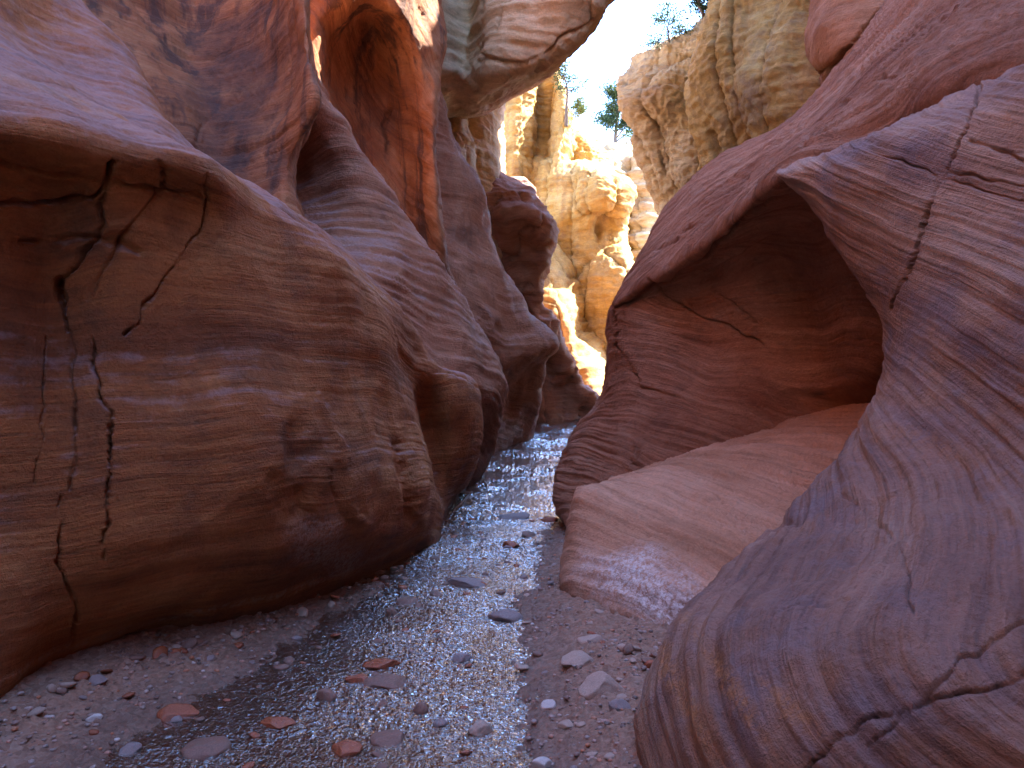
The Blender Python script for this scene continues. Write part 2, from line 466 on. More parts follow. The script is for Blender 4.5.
rock('cliff', 'tall concave wall behind the left buttress, orange streaks turning to black varnish', 'rock wall', [
    [(-500, -500, 9.5), (-100, -420, 9.0), (60, -400, 9.4), (130, -400, 9.8), (190, -400, 10.3), (250, -400, 10.0), (278, -400, 9.0), (290, -400, 8.6), (300, -400, 9.8), (280, -400, 11.5)],
    [(-500, -100, 9), (-100, -100, 8.6), (70, -80, 8.6), (130, -80, 9.1), (190, -80, 9.8), (250, -80, 9.5), (284, -80, 8.3), (297, -80, 7.9), (305, -80, 8.8), (290, -80, 11)],
    [(-500, 0, 9), (-100, 0, 8.3), (80, 0, 7.9), (125, 0, 8.5), (190, 0, 9.3), (250, 0, 9.0), (284, 0, 8.1), (299, 0, 7.6), (306, 0, 8.6), (290, 0, 11)],
    [(-500, 60, 9), (-100, 60, 8.3), (95, 60, 7.6), (145, 60, 8.0), (195, 60, 8.8), (250, 60, 8.6), (288, 60, 7.8), (304, 60, 7.4), (310, 60, 8.3), (295, 60, 11)],
    [(-500, 110, 9), (-100, 110, 8.3), (120, 110, 7.5), (165, 110, 7.7), (210, 110, 8.2), (258, 110, 8.0), (292, 110, 7.6), (309, 108, 7.3), (315, 110, 8.2), (295, 110, 11)],
    [(-500, 165, 9), (-100, 165, 8.3), (130, 165, 7.5), (180, 165, 7.5), (220, 165, 7.7), (260, 165, 7.6), (280, 165, 7.5), (290, 165, 7.5), (294, 165, 8.4), (280, 170, 11)],
    [(-500, 215, 9), (-100, 215, 8.3), (140, 215, 7.4), (190, 215, 7.2), (230, 215, 7.2), (270, 212, 7.2), (290, 212, 7.2), (299, 212, 7.4), (303, 215, 8.6), (290, 220, 11)],
    [(-500, 270, 9), (-100, 270, 8.3), (150, 290, 7.4), (200, 280, 7.2), (250, 280, 7.0), (290, 270, 7.0), (318, 260, 7.1), (330, 255, 7.5), (336, 260, 9), (320, 270, 11)],
    [(-500, 370, 9), (-100, 370, 8.3), (150, 400, 7.4), (200, 400, 7.3), (260, 400, 7.2), (310, 390, 7.3), (340, 380, 7.6), (350, 370, 8.0), (350, 370, 9.5), (340, 370, 11)],
], M['hollow'], n=(-.1, .2, .95), back=(-6, 2, 0), up=[(11, -.3, .3), (15, -1.2, .6)], lump=0.07, lumpf=.7, flute=0.03, flutef=1.3, ledge=0.012, seed=2,
    spots=[('dark', 240, 70, 55, 95, 0, .8), ('dark', 225, 150, 60, 45, 20, .6)])

rock('rock_fin', 'purple-blue fin sweeping down to a pointed shoulder, between the big buttress and the arched alcove', 'rock fin', [
    [(285, -420, 12), (287, 0, 11.6), (290, 70, 11.6), (320, 140, 11.8), (360, 205, 12), (405, 268, 12.4), (445, 332, 13), (470, 385, 13.4), (470, 425, 13.6), (465, 470, 14), (460, 480, 14.2)],
    [(300, -400, 10), (303, 0, 9.5), (314, 60, 9.4), (347, 130, 9.6), (387, 195, 9.8), (431, 258, 10.2), (471, 322, 10.8), (503, 384, 11.4), (499, 425, 12.0), (488, 463, 12.7), (480, 478, 12.9)],
    [(295, -400, 9.2), (299, 0, 8.9), (306, 65, 8.9), (326, 145, 9.6), (362, 208, 9.5), (412, 270, 9.6), (452, 336, 10.0), (490, 396, 10.7), (482, 428, 11.4), (480, 468, 12.1), (474, 483, 12.1)],
    [(280, -400, 8.9), (285, 0, 8.8), (290, 70, 8.9), (303, 165, 9.9), (330, 222, 9.4), (382, 282, 8.9), (430, 350, 9.4), (466, 402, 10.2), (464, 436, 11.0), (464, 476, 11.5), (462, 488, 11.5)],
    [(260, -400, 9.5), (265, 0, 9.2), (268, 80, 9.2), (280, 180, 9.9), (302, 235, 9.2), (345, 290, 8.3), (400, 365, 8.8), (438, 410, 9.8), (445, 445, 10.5), (450, 482, 11.0), (450, 494, 11.0)],
    [(200, -400, 10), (205, 0, 10), (210, 80, 10), (230, 200, 9.8), (260, 250, 8.9), (300, 300, 8.1), (360, 385, 8.5), (410, 430, 9.6), (425, 460, 10.3), (435, 490, 10.8), (436, 500, 10.9)],
][::1], M['fin'], n=(-.1, .25, .95), back=(-6, 1, 0), down=None, lump=0.05, ledge=0.022, warp=0.25, seed=3)

rock('rock_alcove', 'arched orange-brown alcove wall with a pale rim round its top, behind the purple fin', 'rock wall', [
    [(250, -420, 12), (318, -420, 11.6), (345, -420, 12.0), (385, -420, 12.2), (405, -420, 12), (420, -420, 12.2), (410, -420, 15)],
    [(250, -60, 11.6), (320, -60, 11.1), (350, -60, 11.1), (380, -60, 11.2), (400, -60, 11.6), (418, -60, 12), (410, -60, 15)],
    [(250, 0, 11.6), (322, 0, 11.0), (350, -2, 11.1), (372, 0, 11.5), (400, 4, 11.6), (420, 0, 12), (412, 0, 15)],
    [(250, 25, 11.6), (318, 26, 11.0), (338, 32, 11.8), (372, 22, 12.6), (408, 30, 11.9), (427, 30, 12.1), (418, 30, 15)],
    [(250, 75, 11.6), (322, 75, 11.2), (342, 75, 12.5), (380, 75, 13.1), (418, 75, 12.2), (430, 75, 12.2), (420, 75, 15)],
    [(250, 120, 11.6), (332, 120, 11.5), (352, 120, 12.6), (390, 120, 13.2), (417, 120, 12.5), (427, 120, 12.3), (420, 120, 15)],
    [(250, 180, 11.6), (340, 180, 12), (370, 180, 12.8), (400, 180, 13.1), (415, 180, 12.8), (426, 180, 12.4), (420, 180, 15)],
    [(250, 240, 11.6), (360, 240, 12), (390, 240, 12.6), (410, 240, 12.9), (424, 240, 12.7), (434, 240, 12.5), (430, 240, 15)],
    [(250, 300, 11.6), (380, 300, 12), (410, 300, 12.5), (425, 300, 12.8), (440, 300, 12.8), (450, 300, 12.9), (450, 300, 15)],
    [(250, 400, 11.6), (400, 400, 12.2), (430, 400, 12.7), (445, 400, 13), (460, 400, 13.2), (470, 400, 13.5), (470, 400, 15)],
], M['hollow'], n=(.75, .2, .6), back=(-6, 1, 0), up=[(13, -.5, 0), (17, -1.5, .5)], lump=0.05, ledge=0.02, rough=.02, seed=4,
    cracks=[([(388, 110), (383, 135), (388, 150)], 2.5, .1)], spots=[('dark', 370, 100, 25, 90, 0, .35)])

rock('rock_fin', 'second blue-purple fin, stepping down to the stream beyond the pointed shoulder', 'rock fin', [
    [(400, -420, 17), (412, 60, 17), (420, 120, 17), (430, 165, 17.5), (440, 210, 18), (450, 270, 18.5), (470, 310, 19), (480, 340, 20), (500, 355, 21), (505, 372, 21.5), (500, 410, 22), (500, 440, 22)],
    [(425, -400, 14.5), (434, 60, 14.2), (443, 120, 14.2), (457, 160, 14.4), (478, 200, 14.8), (493, 258, 15.2), (517, 299, 15.7), (529, 320, 16), (552, 345, 16.4), (541, 366, 17.2), (535, 405, 18.3), (531, 441, 19)],
    [(415, -400, 13.8), (424, 60, 13.8), (430, 120, 13.9), (440, 170, 14.0), (456, 215, 14.3), (474, 268, 14.5), (497, 312, 14.9), (510, 335, 15.2), (531, 356, 15.7), (522, 375, 17.0), (520, 408, 17.6), (519, 444, 18.2)],
    [(408, -400, 13.8), (415, 60, 13.9), (418, 125, 14.1), (424, 185, 13.9), (435, 235, 13.7), (450, 285, 13.7), (474, 325, 14.0), (487, 345, 14.4), (503, 366, 15.0), (505, 385, 16.5), (503, 412, 16.9), (505, 450, 17.2)],
    [(380, -400, 14.5), (390, 60, 14.5), (395, 130, 14.5), (405, 200, 14.2), (415, 250, 13.6), (430, 300, 13.3), (450, 340, 13.5), (460, 360, 13.9), (470, 385, 14.4), (478, 405, 14.8), (480, 430, 15), (492, 456, 15.9)],
    [(330, -400, 15), (340, 60, 15), (350, 150, 15), (370, 250, 14.5), (380, 300, 14), (400, 350, 13.8), (420, 380, 13.9), (430, 400, 14), (440, 420, 14.3), (450, 440, 14.5), (455, 450, 14.6), (470, 470, 15)],
], M['fin'], n=(-.1, .15, .97), back=(-6, 1, 0), down=None, lump=0.06, ledge=0.025, warp=0.3, seed=5,
    spots=[('dark', 465, 235, 16, 14, 20, .6)])

rock('rock_crag', 'rounded red knob above a hollow, set on grey-purple pillars beyond the second fin', 'rock knob', [
    [(400, 100, 22), (440, 140, 20.5), (480, 165, 20.2), (505, 178, 20.5), (522, 182, 21.5), (515, 185, 24)],
    [(400, 200, 19.5), (450, 196, 18.9), (492, 192, 18.6), (520, 196, 18.4), (538, 203, 18.9), (530, 205, 23)],
    [(400, 230, 19), (450, 225, 18.7), (495, 218, 18.3), (530, 218, 17.9), (550, 228, 18.8), (540, 228, 23)],
    [(400, 270, 19.3), (450, 255, 19.2), (497, 240, 18.9), (526, 242, 18.9), (544, 255, 19.0), (534, 258, 23)],
    [(400, 300, 20), (460, 290, 19.8), (505, 280, 20.1), (520, 282, 19.9), (536, 290, 19.9), (530, 292, 23.5)],
    [(400, 340, 21), (480, 335, 20.8), (527, 330, 20.7), (541, 328, 20.4), (556, 330, 21), (548, 330, 24)],
    [(400, 375, 22), (500, 375, 21.8), (540, 372, 21.6), (546, 372, 22.2), (570, 373, 22.2), (560, 375, 25)],
    [(400, 405, 22.5), (500, 405, 22.2), (538, 405, 21.8), (555, 402, 22.6), (587, 402, 22.8), (578, 404, 25)],
    [(400, 432, 23), (500, 432, 22.6), (545, 432, 22.3), (565, 425, 22.6), (592, 418, 23.4), (585, 418, 25)],
], M['fin'], n=(0, .1, 1), back=(-6, 1, 0), lump=0.10, ledge=0.04, lf=3.5, flute=0.08, flutef=.9, warp=0.3, seed=6)

rock('rock_overhang', 'tan overhanging block at the top with a bluish lower edge and red-brown underside', 'rock overhang', [
    [(340, -430, 15.5), (430, -430, 15), (462, -430, 15.2), (500, -430, 14.5), (620, -430, 14), (740, -430, 14.5), (750, -430, 16.5)],
    [(340, -120, 15.3), (430, -100, 14.8), (465, -100, 15.0), (510, -100, 14), (590, -100, 13.5), (658, -90, 13.8), (662, -95, 16)],
    [(340, 0, 15), (430, 0, 14.6), (466, 0, 15.1), (492, 0, 13.9), (550, 0, 13.3), (601, 1, 13.4), (610, -4, 15.5)],
    [(340, 35, 15), (430, 35, 14.6), (468, 36, 15.1), (490, 38, 13.9), (535, 38, 13.5), (574, 38, 13.6), (584, 36, 15.5)],
    [(340, 60, 15), (430, 62, 14.6), (466, 64, 15), (488, 66, 14), (520, 64, 13.8), (551, 58, 13.9), (563, 56, 15.7)],
    [(340, 80, 15), (430, 80, 14.9), (462, 82, 15.2), (483, 84, 14.7), (508, 80, 14.8), (538, 73, 15.2), (558, 64, 16.6)],
    [(340, 108, 15.5), (425, 104, 15.8), (452, 106, 16.4), (470, 110, 16.8), (492, 104, 17), (515, 92, 17.6), (545, 76, 18.6)],
    [(340, 116, 20), (425, 108, 21), (452, 108, 22), (470, 108, 22), (490, 101, 22), (512, 88, 22), (542, 72, 22)],
], M['overhang'], n=(.1, 0, 1), back=(-6, 1, 1), up=[(20, 0, .3)], down=None, lump=0.06, ledge=0.045, lf=3.0, blocky=.05, rough=.02, seed=7, warp=.3,
    cracks=[([(480, 55), (505, 60), (530, 58), (545, 50), (560, 36), (577, 32), (588, 22), (587, 0)], 1.8, .14), ([(552, 45), (540, 60), (528, 72)], 2.2, .08), ([(484, 0), (484, 30), (480, 60)], 3, .12), ([(510, 0), (500, 15), (498, 30)], 1.4, .05)],
    spots=[('pale', 505, 125, 85, 38, -42, 1.0)])

rock('cliff', 'pale tan fluted wall tucked beneath the overhang, left of the gold cliffs', 'rock wall', [
    [(380, 60, 19), (430, 60, 18.8), (455, 60, 18.8), (480, 62, 19.5), (500, 70, 20.5), (505, 75, 23)],
    [(380, 110, 18.6), (430, 110, 18.2), (452, 112, 17.8), (472, 115, 18.6), (492, 122, 19.4), (500, 124, 23)],
    [(380, 150, 18.4), (435, 150, 17.8), (456, 152, 17.3), (476, 160, 18.3), (495, 168, 19.2), (503, 170, 23)],
    [(380, 200, 18.3), (440, 200, 17.6), (462, 205, 17.2), (482, 210, 18.3), (500, 215, 19.3), (508, 215, 23)],
    [(380, 270, 18.3), (440, 270, 17.6), (465, 270, 17.4), (485, 270, 18.3), (500, 270, 19.4), (508, 270, 23)],
], M['overhang'], n=(.1, 0, 1), back=(-6, 2, 0), step=1.8, lump=.05, ledge=.04, lf=3, flute=.12, flutef=1.2, fz=.06, rough=.03, seed=21)

rock('cliff', 'tall fluted cream and gold cliff under the sky gap, left of the sunlit ledge', 'cliff', [
    [(400, -150, 32), (480, -60, 31), (525, 40, 30.5), (545, 58, 30.5), (556, 66, 30), (570, 124, 30), (590, 138, 30), (602, 148, 30.5), (600, 150, 35)],
    [(400, 60, 29), (485, 60, 29), (525, 80, 27.8), (545, 84, 29), (562, 92, 28.2), (573, 132, 29.2), (591, 148, 29), (605, 158, 29.7), (601, 158, 34)],
    [(400, 110, 28.6), (490, 110, 28.6), (522, 112, 27.6), (543, 112, 29), (563, 118, 27.6), (576, 145, 29), (592, 160, 28.8), (606, 166, 29.5), (602, 168, 34)],
    [(400, 160, 28.5), (495, 160, 28.6), (520, 160, 27.4), (541, 160, 28.8), (556, 165, 27.2), (574, 170, 28.8), (592, 180, 28), (606, 190, 29.3), (604, 190, 34)],
    [(400, 210, 28.5), (500, 210, 28.6), (524, 210, 27.5), (543, 210, 28.8), (560, 210, 27.4), (577, 210, 28.6), (594, 215, 28), (606, 220, 29.3), (604, 220, 34)],
    [(400, 280, 28.5), (505, 280, 28.6), (530, 280, 27.8), (548, 280, 28.6), (563, 280, 27.6), (580, 280, 28.6), (596, 280, 28.2), (608, 280, 29.3), (604, 280, 34)],
    [(400, 400, 28.5), (505, 400, 28.6), (530, 400, 27.8), (548, 400, 28.4), (563, 400, 27.8), (580, 400, 28.4), (596, 400, 28.2), (608, 400, 29), (604, 400, 34)],
], M['gold'], n=(0, 0, 1), back=(-8, 4, 0), dscale=1.07, step=1.7, lump=0.07, lumpf=.6, ledge=0.05, lf=2.6, flute=.26, flutef=.75, rough=.10, blocky=.05, fz=.03, seed=8)

rock('cliff', 'gold rock bulge with a white sunlit ledge on top, straight ahead beyond the canyon bend', 'cliff', [
    [(530, 150, 31), (552, 156, 30), (570, 160, 29.5), (586, 162, 29), (602, 168, 29), (616, 180, 29), (620, 186, 30)],
    [(530, 178, 28), (552, 178, 27), (570, 178, 26.6), (586, 178, 25.7), (606, 180, 25.2), (622, 188, 25.5), (622, 190, 29)],
    [(530, 215, 27.8), (552, 212, 27), (572, 208, 26.4), (588, 205, 25.6), (606, 202, 25.0), (620, 206, 25.4), (621, 206, 29)],
    [(530, 240, 27.8), (552, 235, 27), (574, 230, 26.6), (590, 226, 26.3), (604, 224, 26.4), (616, 226, 26.4), (618, 226, 29)],
    [(530, 290, 27.6), (552, 285, 27), (574, 280, 26.2), (590, 275, 25.7), (606, 270, 25.4), (621, 268, 25.2), (623, 268, 29)],
    [(530, 340, 27.4), (552, 340, 26.6), (576, 340, 25.8), (592, 335, 25.6), (608, 330, 25.3), (624, 330, 24.9), (626, 330, 29)],
    [(530, 400, 27), (560, 400, 26), (584, 398, 25.5), (602, 396, 25.3), (620, 396, 25), (640, 396, 24.8), (642, 396, 29)],
], M['gold'], n=(0, 0, 1), back=(-4, 6, 0), dscale=1.07, step=1.7, lump=0.07, lumpf=.7, ledge=0.04, lf=2.8, flute=.18, flutef=.8, blocky=.03, rough=.09, fz=.05, seed=9,
    spots=[('dark', 600, 225, 14, 12, 0, .5)])

rock('rock_ramp', 'blazing white sunlit rock ramp running down to the floor before the gold bulge', 'rock ledge', [
    [(525, 215, 26.6), (543, 226, 26.6), (556, 244, 26.5), (575, 272, 26.3), (586, 296, 26.2), (584, 318, 26.2), (604, 342, 26), (618, 372, 25.6), (640, 400, 25.4)],
    [(525, 235, 25.6), (540, 246, 25.4), (550, 262, 25.2), (566, 290, 25.0), (576, 312, 24.8), (578, 332, 24.6), (594, 354, 24.3), (608, 382, 24), (630, 408, 23.8)],
    [(520, 260, 24.9), (534, 272, 24.7), (545, 288, 24.5), (560, 312, 24.2), (568, 334, 24.0), (574, 354, 23.7), (586, 374, 23.5), (598, 398, 23.2), (620, 416, 23.2)],
    [(515, 300, 24.8), (530, 310, 24.6), (542, 325, 24.4), (556, 345, 24.1), (566, 365, 23.8), (574, 382, 23.5), (584, 398, 23.3), (594, 412, 23.1), (610, 424, 23)],
    [(510, 400, 24.6), (530, 400, 24.4), (545, 405, 24.2), (558, 410, 24), (568, 414, 23.7), (578, 418, 23.5), (588, 422, 23.2), (596, 426, 23), (606, 430, 22.9)],
], M['gold'], n=(0, 0, 1), back=(-3, 4, -1), down=None, dscale=1.07, step=1.7, lump=0.12, lumpf=.7, ledge=0.05, lf=3, flute=.12, flutef=.9, fz=.05, seed=10)

rock('cliff', 'distant pale fluted cliff beneath the juniper, between the gold bulge and the right cliff', 'cliff', [
    [(560, 150, 52), (598, 146, 49), (612, 146, 48), (630, 150, 47.5), (648, 157, 47), (668, 166, 47), (700, 170, 48)],
    [(560, 168, 49), (600, 163, 47), (612, 163, 45.5), (630, 163, 46.5), (645, 170, 45), (668, 178, 46), (700, 180, 46)],
    [(560, 200, 48), (600, 190, 46.5), (614, 190, 45.2), (629, 190, 46.4), (644, 195, 44.8), (666, 200, 46), (700, 205, 45)],
    [(560, 250, 48), (600, 240, 46.3), (616, 240, 45), (630, 240, 46.2), (645, 240, 44.5), (666, 240, 45.5), (700, 240, 45)],
    [(560, 320, 48), (600, 320, 46.3), (616, 320, 45), (630, 320, 46), (645, 320, 44.5), (666, 320, 45.5), (700, 320, 45)],
    [(560, 400, 48), (600, 400, 46.3), (616, 400, 45), (630, 400, 46), (645, 400, 44.5), (666, 400, 45.5), (700, 400, 45)],
], M['cream'], n=(0, 0, 1), back=(0, 8, 0), lump=0.3, lumpf=.3, step=1.7, ledge=0.1, lf=1.2, flute=.5, flutef=.32, blocky=.3, rough=.08, fz=.05, seed=11)

# ------------------------------------------------------------------ rock masses, right side
rock('cliff', 'grey weathered cliff jutting at the right of the sky gap, its underside glowing yellow', 'cliff', [
    [(640, 60, 24.4), (648, 50, 24), (668, 46, 23.5), (700, 30, 23), (740, -40, 23), (800, -80, 22)],
    [(634, 88, 24.2), (622, 88, 23.2), (642, 72, 22.4), (668, 60, 21.8), (702, 46, 21.4), (745, 0, 21)],
    [(634, 110, 24.1), (622, 108, 22.6), (642, 104, 21.4), (668, 100, 20.9), (697, 96, 20.8), (745, 80, 20)],
    [(642, 140, 24.1), (632, 138, 22.8), (648, 134, 21.8), (668, 132, 21.3), (694, 132, 20.6), (740, 130, 20)],
    [(655, 170, 24.1), (644, 172, 23.2), (654, 168, 22), (670, 168, 21.5), (694, 168, 20.4), (740, 170, 20)],
    [(668, 205, 24.1), (657, 207, 23.8), (666, 205, 22.6), (680, 206, 21.4), (700, 206, 20.2), (740, 206, 20)],
    [(680, 260, 24.1), (668, 260, 24), (674, 260, 22.8), (690, 260, 21.4), (706, 260, 20.2), (740, 260, 20)]],
    M['cream'], n=(.25, 0, 1), back=(8, -2, 0), step=1.8, lump=0.08, lumpf=.8, ledge=0.05, lf=2.6, blocky=.07, flute=.14, flutef=.8, rough=.11, fz=.05, seed=12,
    cracks=[([(654, 120), (662, 150), (668, 175)], 2, .15)])

rock('cliff', 'ochre banded cliff leaning over the right slab, with shrubs on its rim', 'cliff', [
    [(735, -420, 20), (722, -420, 17.5), (745, -420, 16), (775, -420, 15.3), (810, -420, 15), (860, -420, 14.5), (960, -420, 14)],
    [(730, -80, 20), (714, -80, 17.5), (730, -80, 16.4), (765, -80, 15.3), (800, -80, 15), (850, -80, 14.3), (950, -80, 14)],
    [(722, 5, 20), (708, 4, 17.6), (725, 4, 16.6), (762, 4, 15.9), (790, 4, 15.0), (850, 4, 14.3), (950, 4, 14)],
    [(714, 40, 20), (699, 40, 17.6), (716, 40, 16.6), (748, 40, 16.1), (774, 40, 15.0), (840, 40, 14.3), (950, 40, 14)],
    [(706, 75, 20), (693, 75, 17.8), (712, 75, 16.9), (735, 75, 16.3), (762, 75, 15.0), (830, 75, 14.3), (950, 75, 14)],
    [(706, 110, 20), (694, 110, 18.2), (716, 110, 17.2), (738, 110, 16.4), (762, 110, 15.2), (830, 110, 14.3), (950, 110, 14)],
    [(710, 145, 20), (698, 145, 18.6), (718, 145, 17.6), (742, 145, 16.8), (768, 145, 15.6), (830, 145, 14.6), (950, 145, 14)],
    [(712, 200, 20), (702, 200, 19), (722, 200, 18), (748, 200, 17.2), (780, 200, 16), (830, 200, 15), (950, 200, 14)],
], M['gold'], n=(.12, 0, 1), back=(8, 2, 0), up=None, step=1.8, lump=0.08, lumpf=.7, ledge=0.035, lf=3.2, blocky=.04, flute=.12, flutef=.7, rough=.08, fz=.05, seed=13,
    spots=[('dark', 745, 110, 25, 30, 30, .6)])

rock('rock_mass', 'smooth red rock mass split by one dark crack, right of the ochre cliff', 'rock mass', [
    [(840, -260, 14), (830, -260, 12.2), (850, -260, 11), (890, -260, 10.3), (980, -260, 10), (1150, -260, 9)],
    [(832, -60, 14), (820, -60, 12.2), (838, -60, 11), (880, -60, 10.3), (960, -60, 10), (1150, -60, 9)],
    [(822, 0, 14), (812, 0, 12), (828, 0, 10.9), (865, 0, 10.3), (930, 0, 10), (1150, 0, 9)],
    [(818, 35, 14), (807, 35, 12), (822, 35, 10.9), (855, 35, 10.3), (920, 35, 10), (1150, 35, 9)],
    [(824, 62, 14), (810, 60, 12.2), (824, 60, 11.1), (850, 62, 10.5), (920, 62, 10), (1150, 62, 9)],
    [(835, 82, 14.5), (822, 80, 13), (832, 78, 12.2), (852, 78, 11.5), (920, 85, 10.8), (1150, 85, 9.8)],
    [(840, 140, 15), (828, 140, 13.6), (840, 140, 12.8), (860, 140, 12), (920, 140, 11), (1150, 140, 10)],
], M['red'], n=(.2, 0, 1), back=(8, 2, 0), up=None, lump=0.06, ledge=0.02, lf=4, seed=14,
    cracks=[([(888, 0), (868, 25), (848, 50), (828, 70), (822, 76)], 2, .15), ([(808, 66), (820, 72), (826, 70)], 3, .12)])

rock('rock_slab', 'leaning striated red-purple slab on the right with a deep dark hollow beneath it', 'rock slab', [
    [(690, 240, 11.5), (700, 200, 11), (730, 180, 10.6), (790, 140, 10), (840, 95, 9.5), (880, 40, 9.2), (915, -20, 9), (1020, -180, 8.8), (1320, -400, 8), (1900, -500, 6)],
    [(660, 262, 9.6), (652, 240, 9.4), (668, 210, 9.1), (710, 167, 8.7), (772, 134, 8.2), (819, 93, 7.9), (859, 45, 7.6), (892, -5, 7.4), (1000, -170, 7), (1500, -500, 5)],
    [(640, 290, 9.4), (628, 275, 8.7), (650, 253, 8.1), (697, 212, 7.4), (752, 176, 6.6), (812, 132, 6.1), (868, 85, 5.7), (915, 42, 5.5), (1040, -70, 5), (1500, -250, 4)],
    [(632, 308, 9.4), (610, 306, 8.2), (640, 286, 7.5), (672, 268, 6.9), (724, 229, 6.0), (779, 182, 5.05), (860, 150, 4.75), (940, 118, 4.3), (1050, 75, 3.8), (1500, -20, 3)],
    [(630, 330, 9.8), (607, 328, 8.3), (637, 302, 7.7), (677, 287, 7.3), (735, 256, 6.4), (800, 225, 5.7), (880, 220, 5.2), (960, 220, 5.6), (1050, 200, 4.4), (1500, 100, 3.2)],
    [(632, 360, 10), (612, 362, 8.5), (640, 356, 7.75), (690, 345, 7.3), (750, 330, 6.75), (815, 315, 6.25), (880, 310, 5.6), (960, 310, 5.8), (1050, 300, 4.6), (1500, 300, 3.2)],
    [(622, 400, 10.4), (600, 402, 8.9), (628, 405, 7.9), (680, 398, 7.25), (750, 385, 6.75), (815, 375, 6.35), (880, 375, 5.8), (960, 375, 5.8), (1050, 375, 4.6), (1500, 400, 3.2)],
    [(590, 440, 10.6), (572, 436, 9.2), (600, 445, 8.0), (660, 440, 7.2), (740, 435, 6.75), (815, 425, 6.5), (880, 420, 6.2), (960, 420, 5.6), (1050, 420, 4.6), (1500, 500, 3.2)],
    [(580, 475, 10.5), (556, 476, 8.8), (585, 490, 7.85), (650, 490, 7.1), (740, 490, 6.6), (815, 480, 6.3), (880, 480, 6), (960, 480, 5.4), (1050, 500, 4.6), (1500, 600, 3.2)],
    [(580, 505, 10), (557, 508, 8.4), (580, 525, 7.6), (650, 540, 7.0), (740, 545, 6.5), (815, 540, 6.2), (880, 540, 5.9), (960, 540, 5.3), (1050, 560, 4.6), (1500, 700, 3.2)],
    [(590, 530, 9.2), (569, 536, 7.9), (590, 560, 7.1), (650, 570, 6.7), (740, 580, 6.2), (815, 590, 6), (880, 600, 5.6), (960, 600, 5.1), (1050, 620, 4.6), (1500, 800, 3)],
], M['slab'], n={0: (.55, .54, .55), 4: (.5, .2, .8)}, back=(8, 0, 0), lump=0.035, lumpf=.9, ledge=0.016, lf=10, warp=.3, rough=.012, upn=.25, seed=15,
    cracks=[([(616, 308), (640, 293), (672, 275), (700, 256), (724, 238), (752, 212), (786, 192)], 2.4, .06), ([(740, 190), (700, 222), (660, 250)], 2.5, .05), ([(800, 150), (860, 100), (930, 60), (1024, 10)], 2.5, .03), ([(690, 215), (760, 165), (850, 100)], 2, .03),
            ([(652, 283), (690, 310), (725, 325), (752, 338), (770, 352)], 2.2, .05), ([(715, 292), (735, 300), (758, 325)], 3, .04),
            ([(612, 305), (622, 345), (640, 385), (680, 400)], 1.6, .03),
            ([(634, 458), (636, 450), (642, 452), (641, 467), (634, 465), (634, 458)], 1.1, .03)],
    spots=[('dark', 820, 280, 60, 40, 20, .3)])

rock('rock_lobe', 'low smooth pinkish lobe with white mineral crust on its foot, below the right hollow', 'rock lobe', [
    [(600, 510, 8), (610, 490, 7.6), (650, 470, 7.4), (700, 452, 7.4), (750, 438, 7.3), (810, 420, 7.2), (880, 395, 7.2), (960, 380, 7)],
    [(595, 500, 6.8), (593, 487, 6.3), (640, 472, 6.4), (692, 455, 6.4), (742, 441, 6.4), (805, 420, 6.4), (870, 396, 6.4), (950, 380, 6)],
    [(590, 505, 6.6), (583, 493, 5.9), (640, 480, 6.0), (695, 466, 6.0), (750, 455, 5.9), (810, 438, 5.8), (872, 420, 5.7), (950, 400, 5.4)],
    [(590, 540, 6.8), (568, 545, 5.75), (625, 540, 5.35), (690, 525, 5.25), (750, 510, 5.15), (810, 495, 5.05), (870, 480, 4.9), (950, 460, 4.7)],
    [(585, 580, 6.6), (563, 582, 5.6), (615, 590, 5.0), (675, 590, 4.75), (740, 580, 4.6), (800, 560, 4.5), (860, 550, 4.4), (950, 520, 4.3)],
    [(590, 605, 6.2), (568, 606, 5.5), (612, 622, 4.95), (660, 630, 4.65), (740, 650, 4.4), (800, 640, 4.3), (860, 640, 4.2), (950, 600, 4.1)],
    [(600, 620, 5.9), (578, 620, 5.2), (612, 637, 4.85), (658, 648, 4.55), (740, 680, 4.3), (800, 690, 4.1), (860, 700, 4), (950, 700, 4)],
], M['lobe'], n=(.62, .30, .5), back=(5, 0, 0), lump=0.022, ledge=0.012, lf=9, warp=.2, seed=16,
    cracks=[([(625, 545), (665, 530), (700, 510), (720, 500)], 1.5, .02), ([(715, 500), (740, 520), (752, 545)], 1.3, .018), ([(735, 530), (760, 510), (800, 480)], 1.2, .015)],
    spots=[('pale', 640, 585, 75, 38, 18, .95), ('pale', 690, 615, 50, 26, 20, .9), ('dark', 670, 610, 60, 22, 15, .5)])

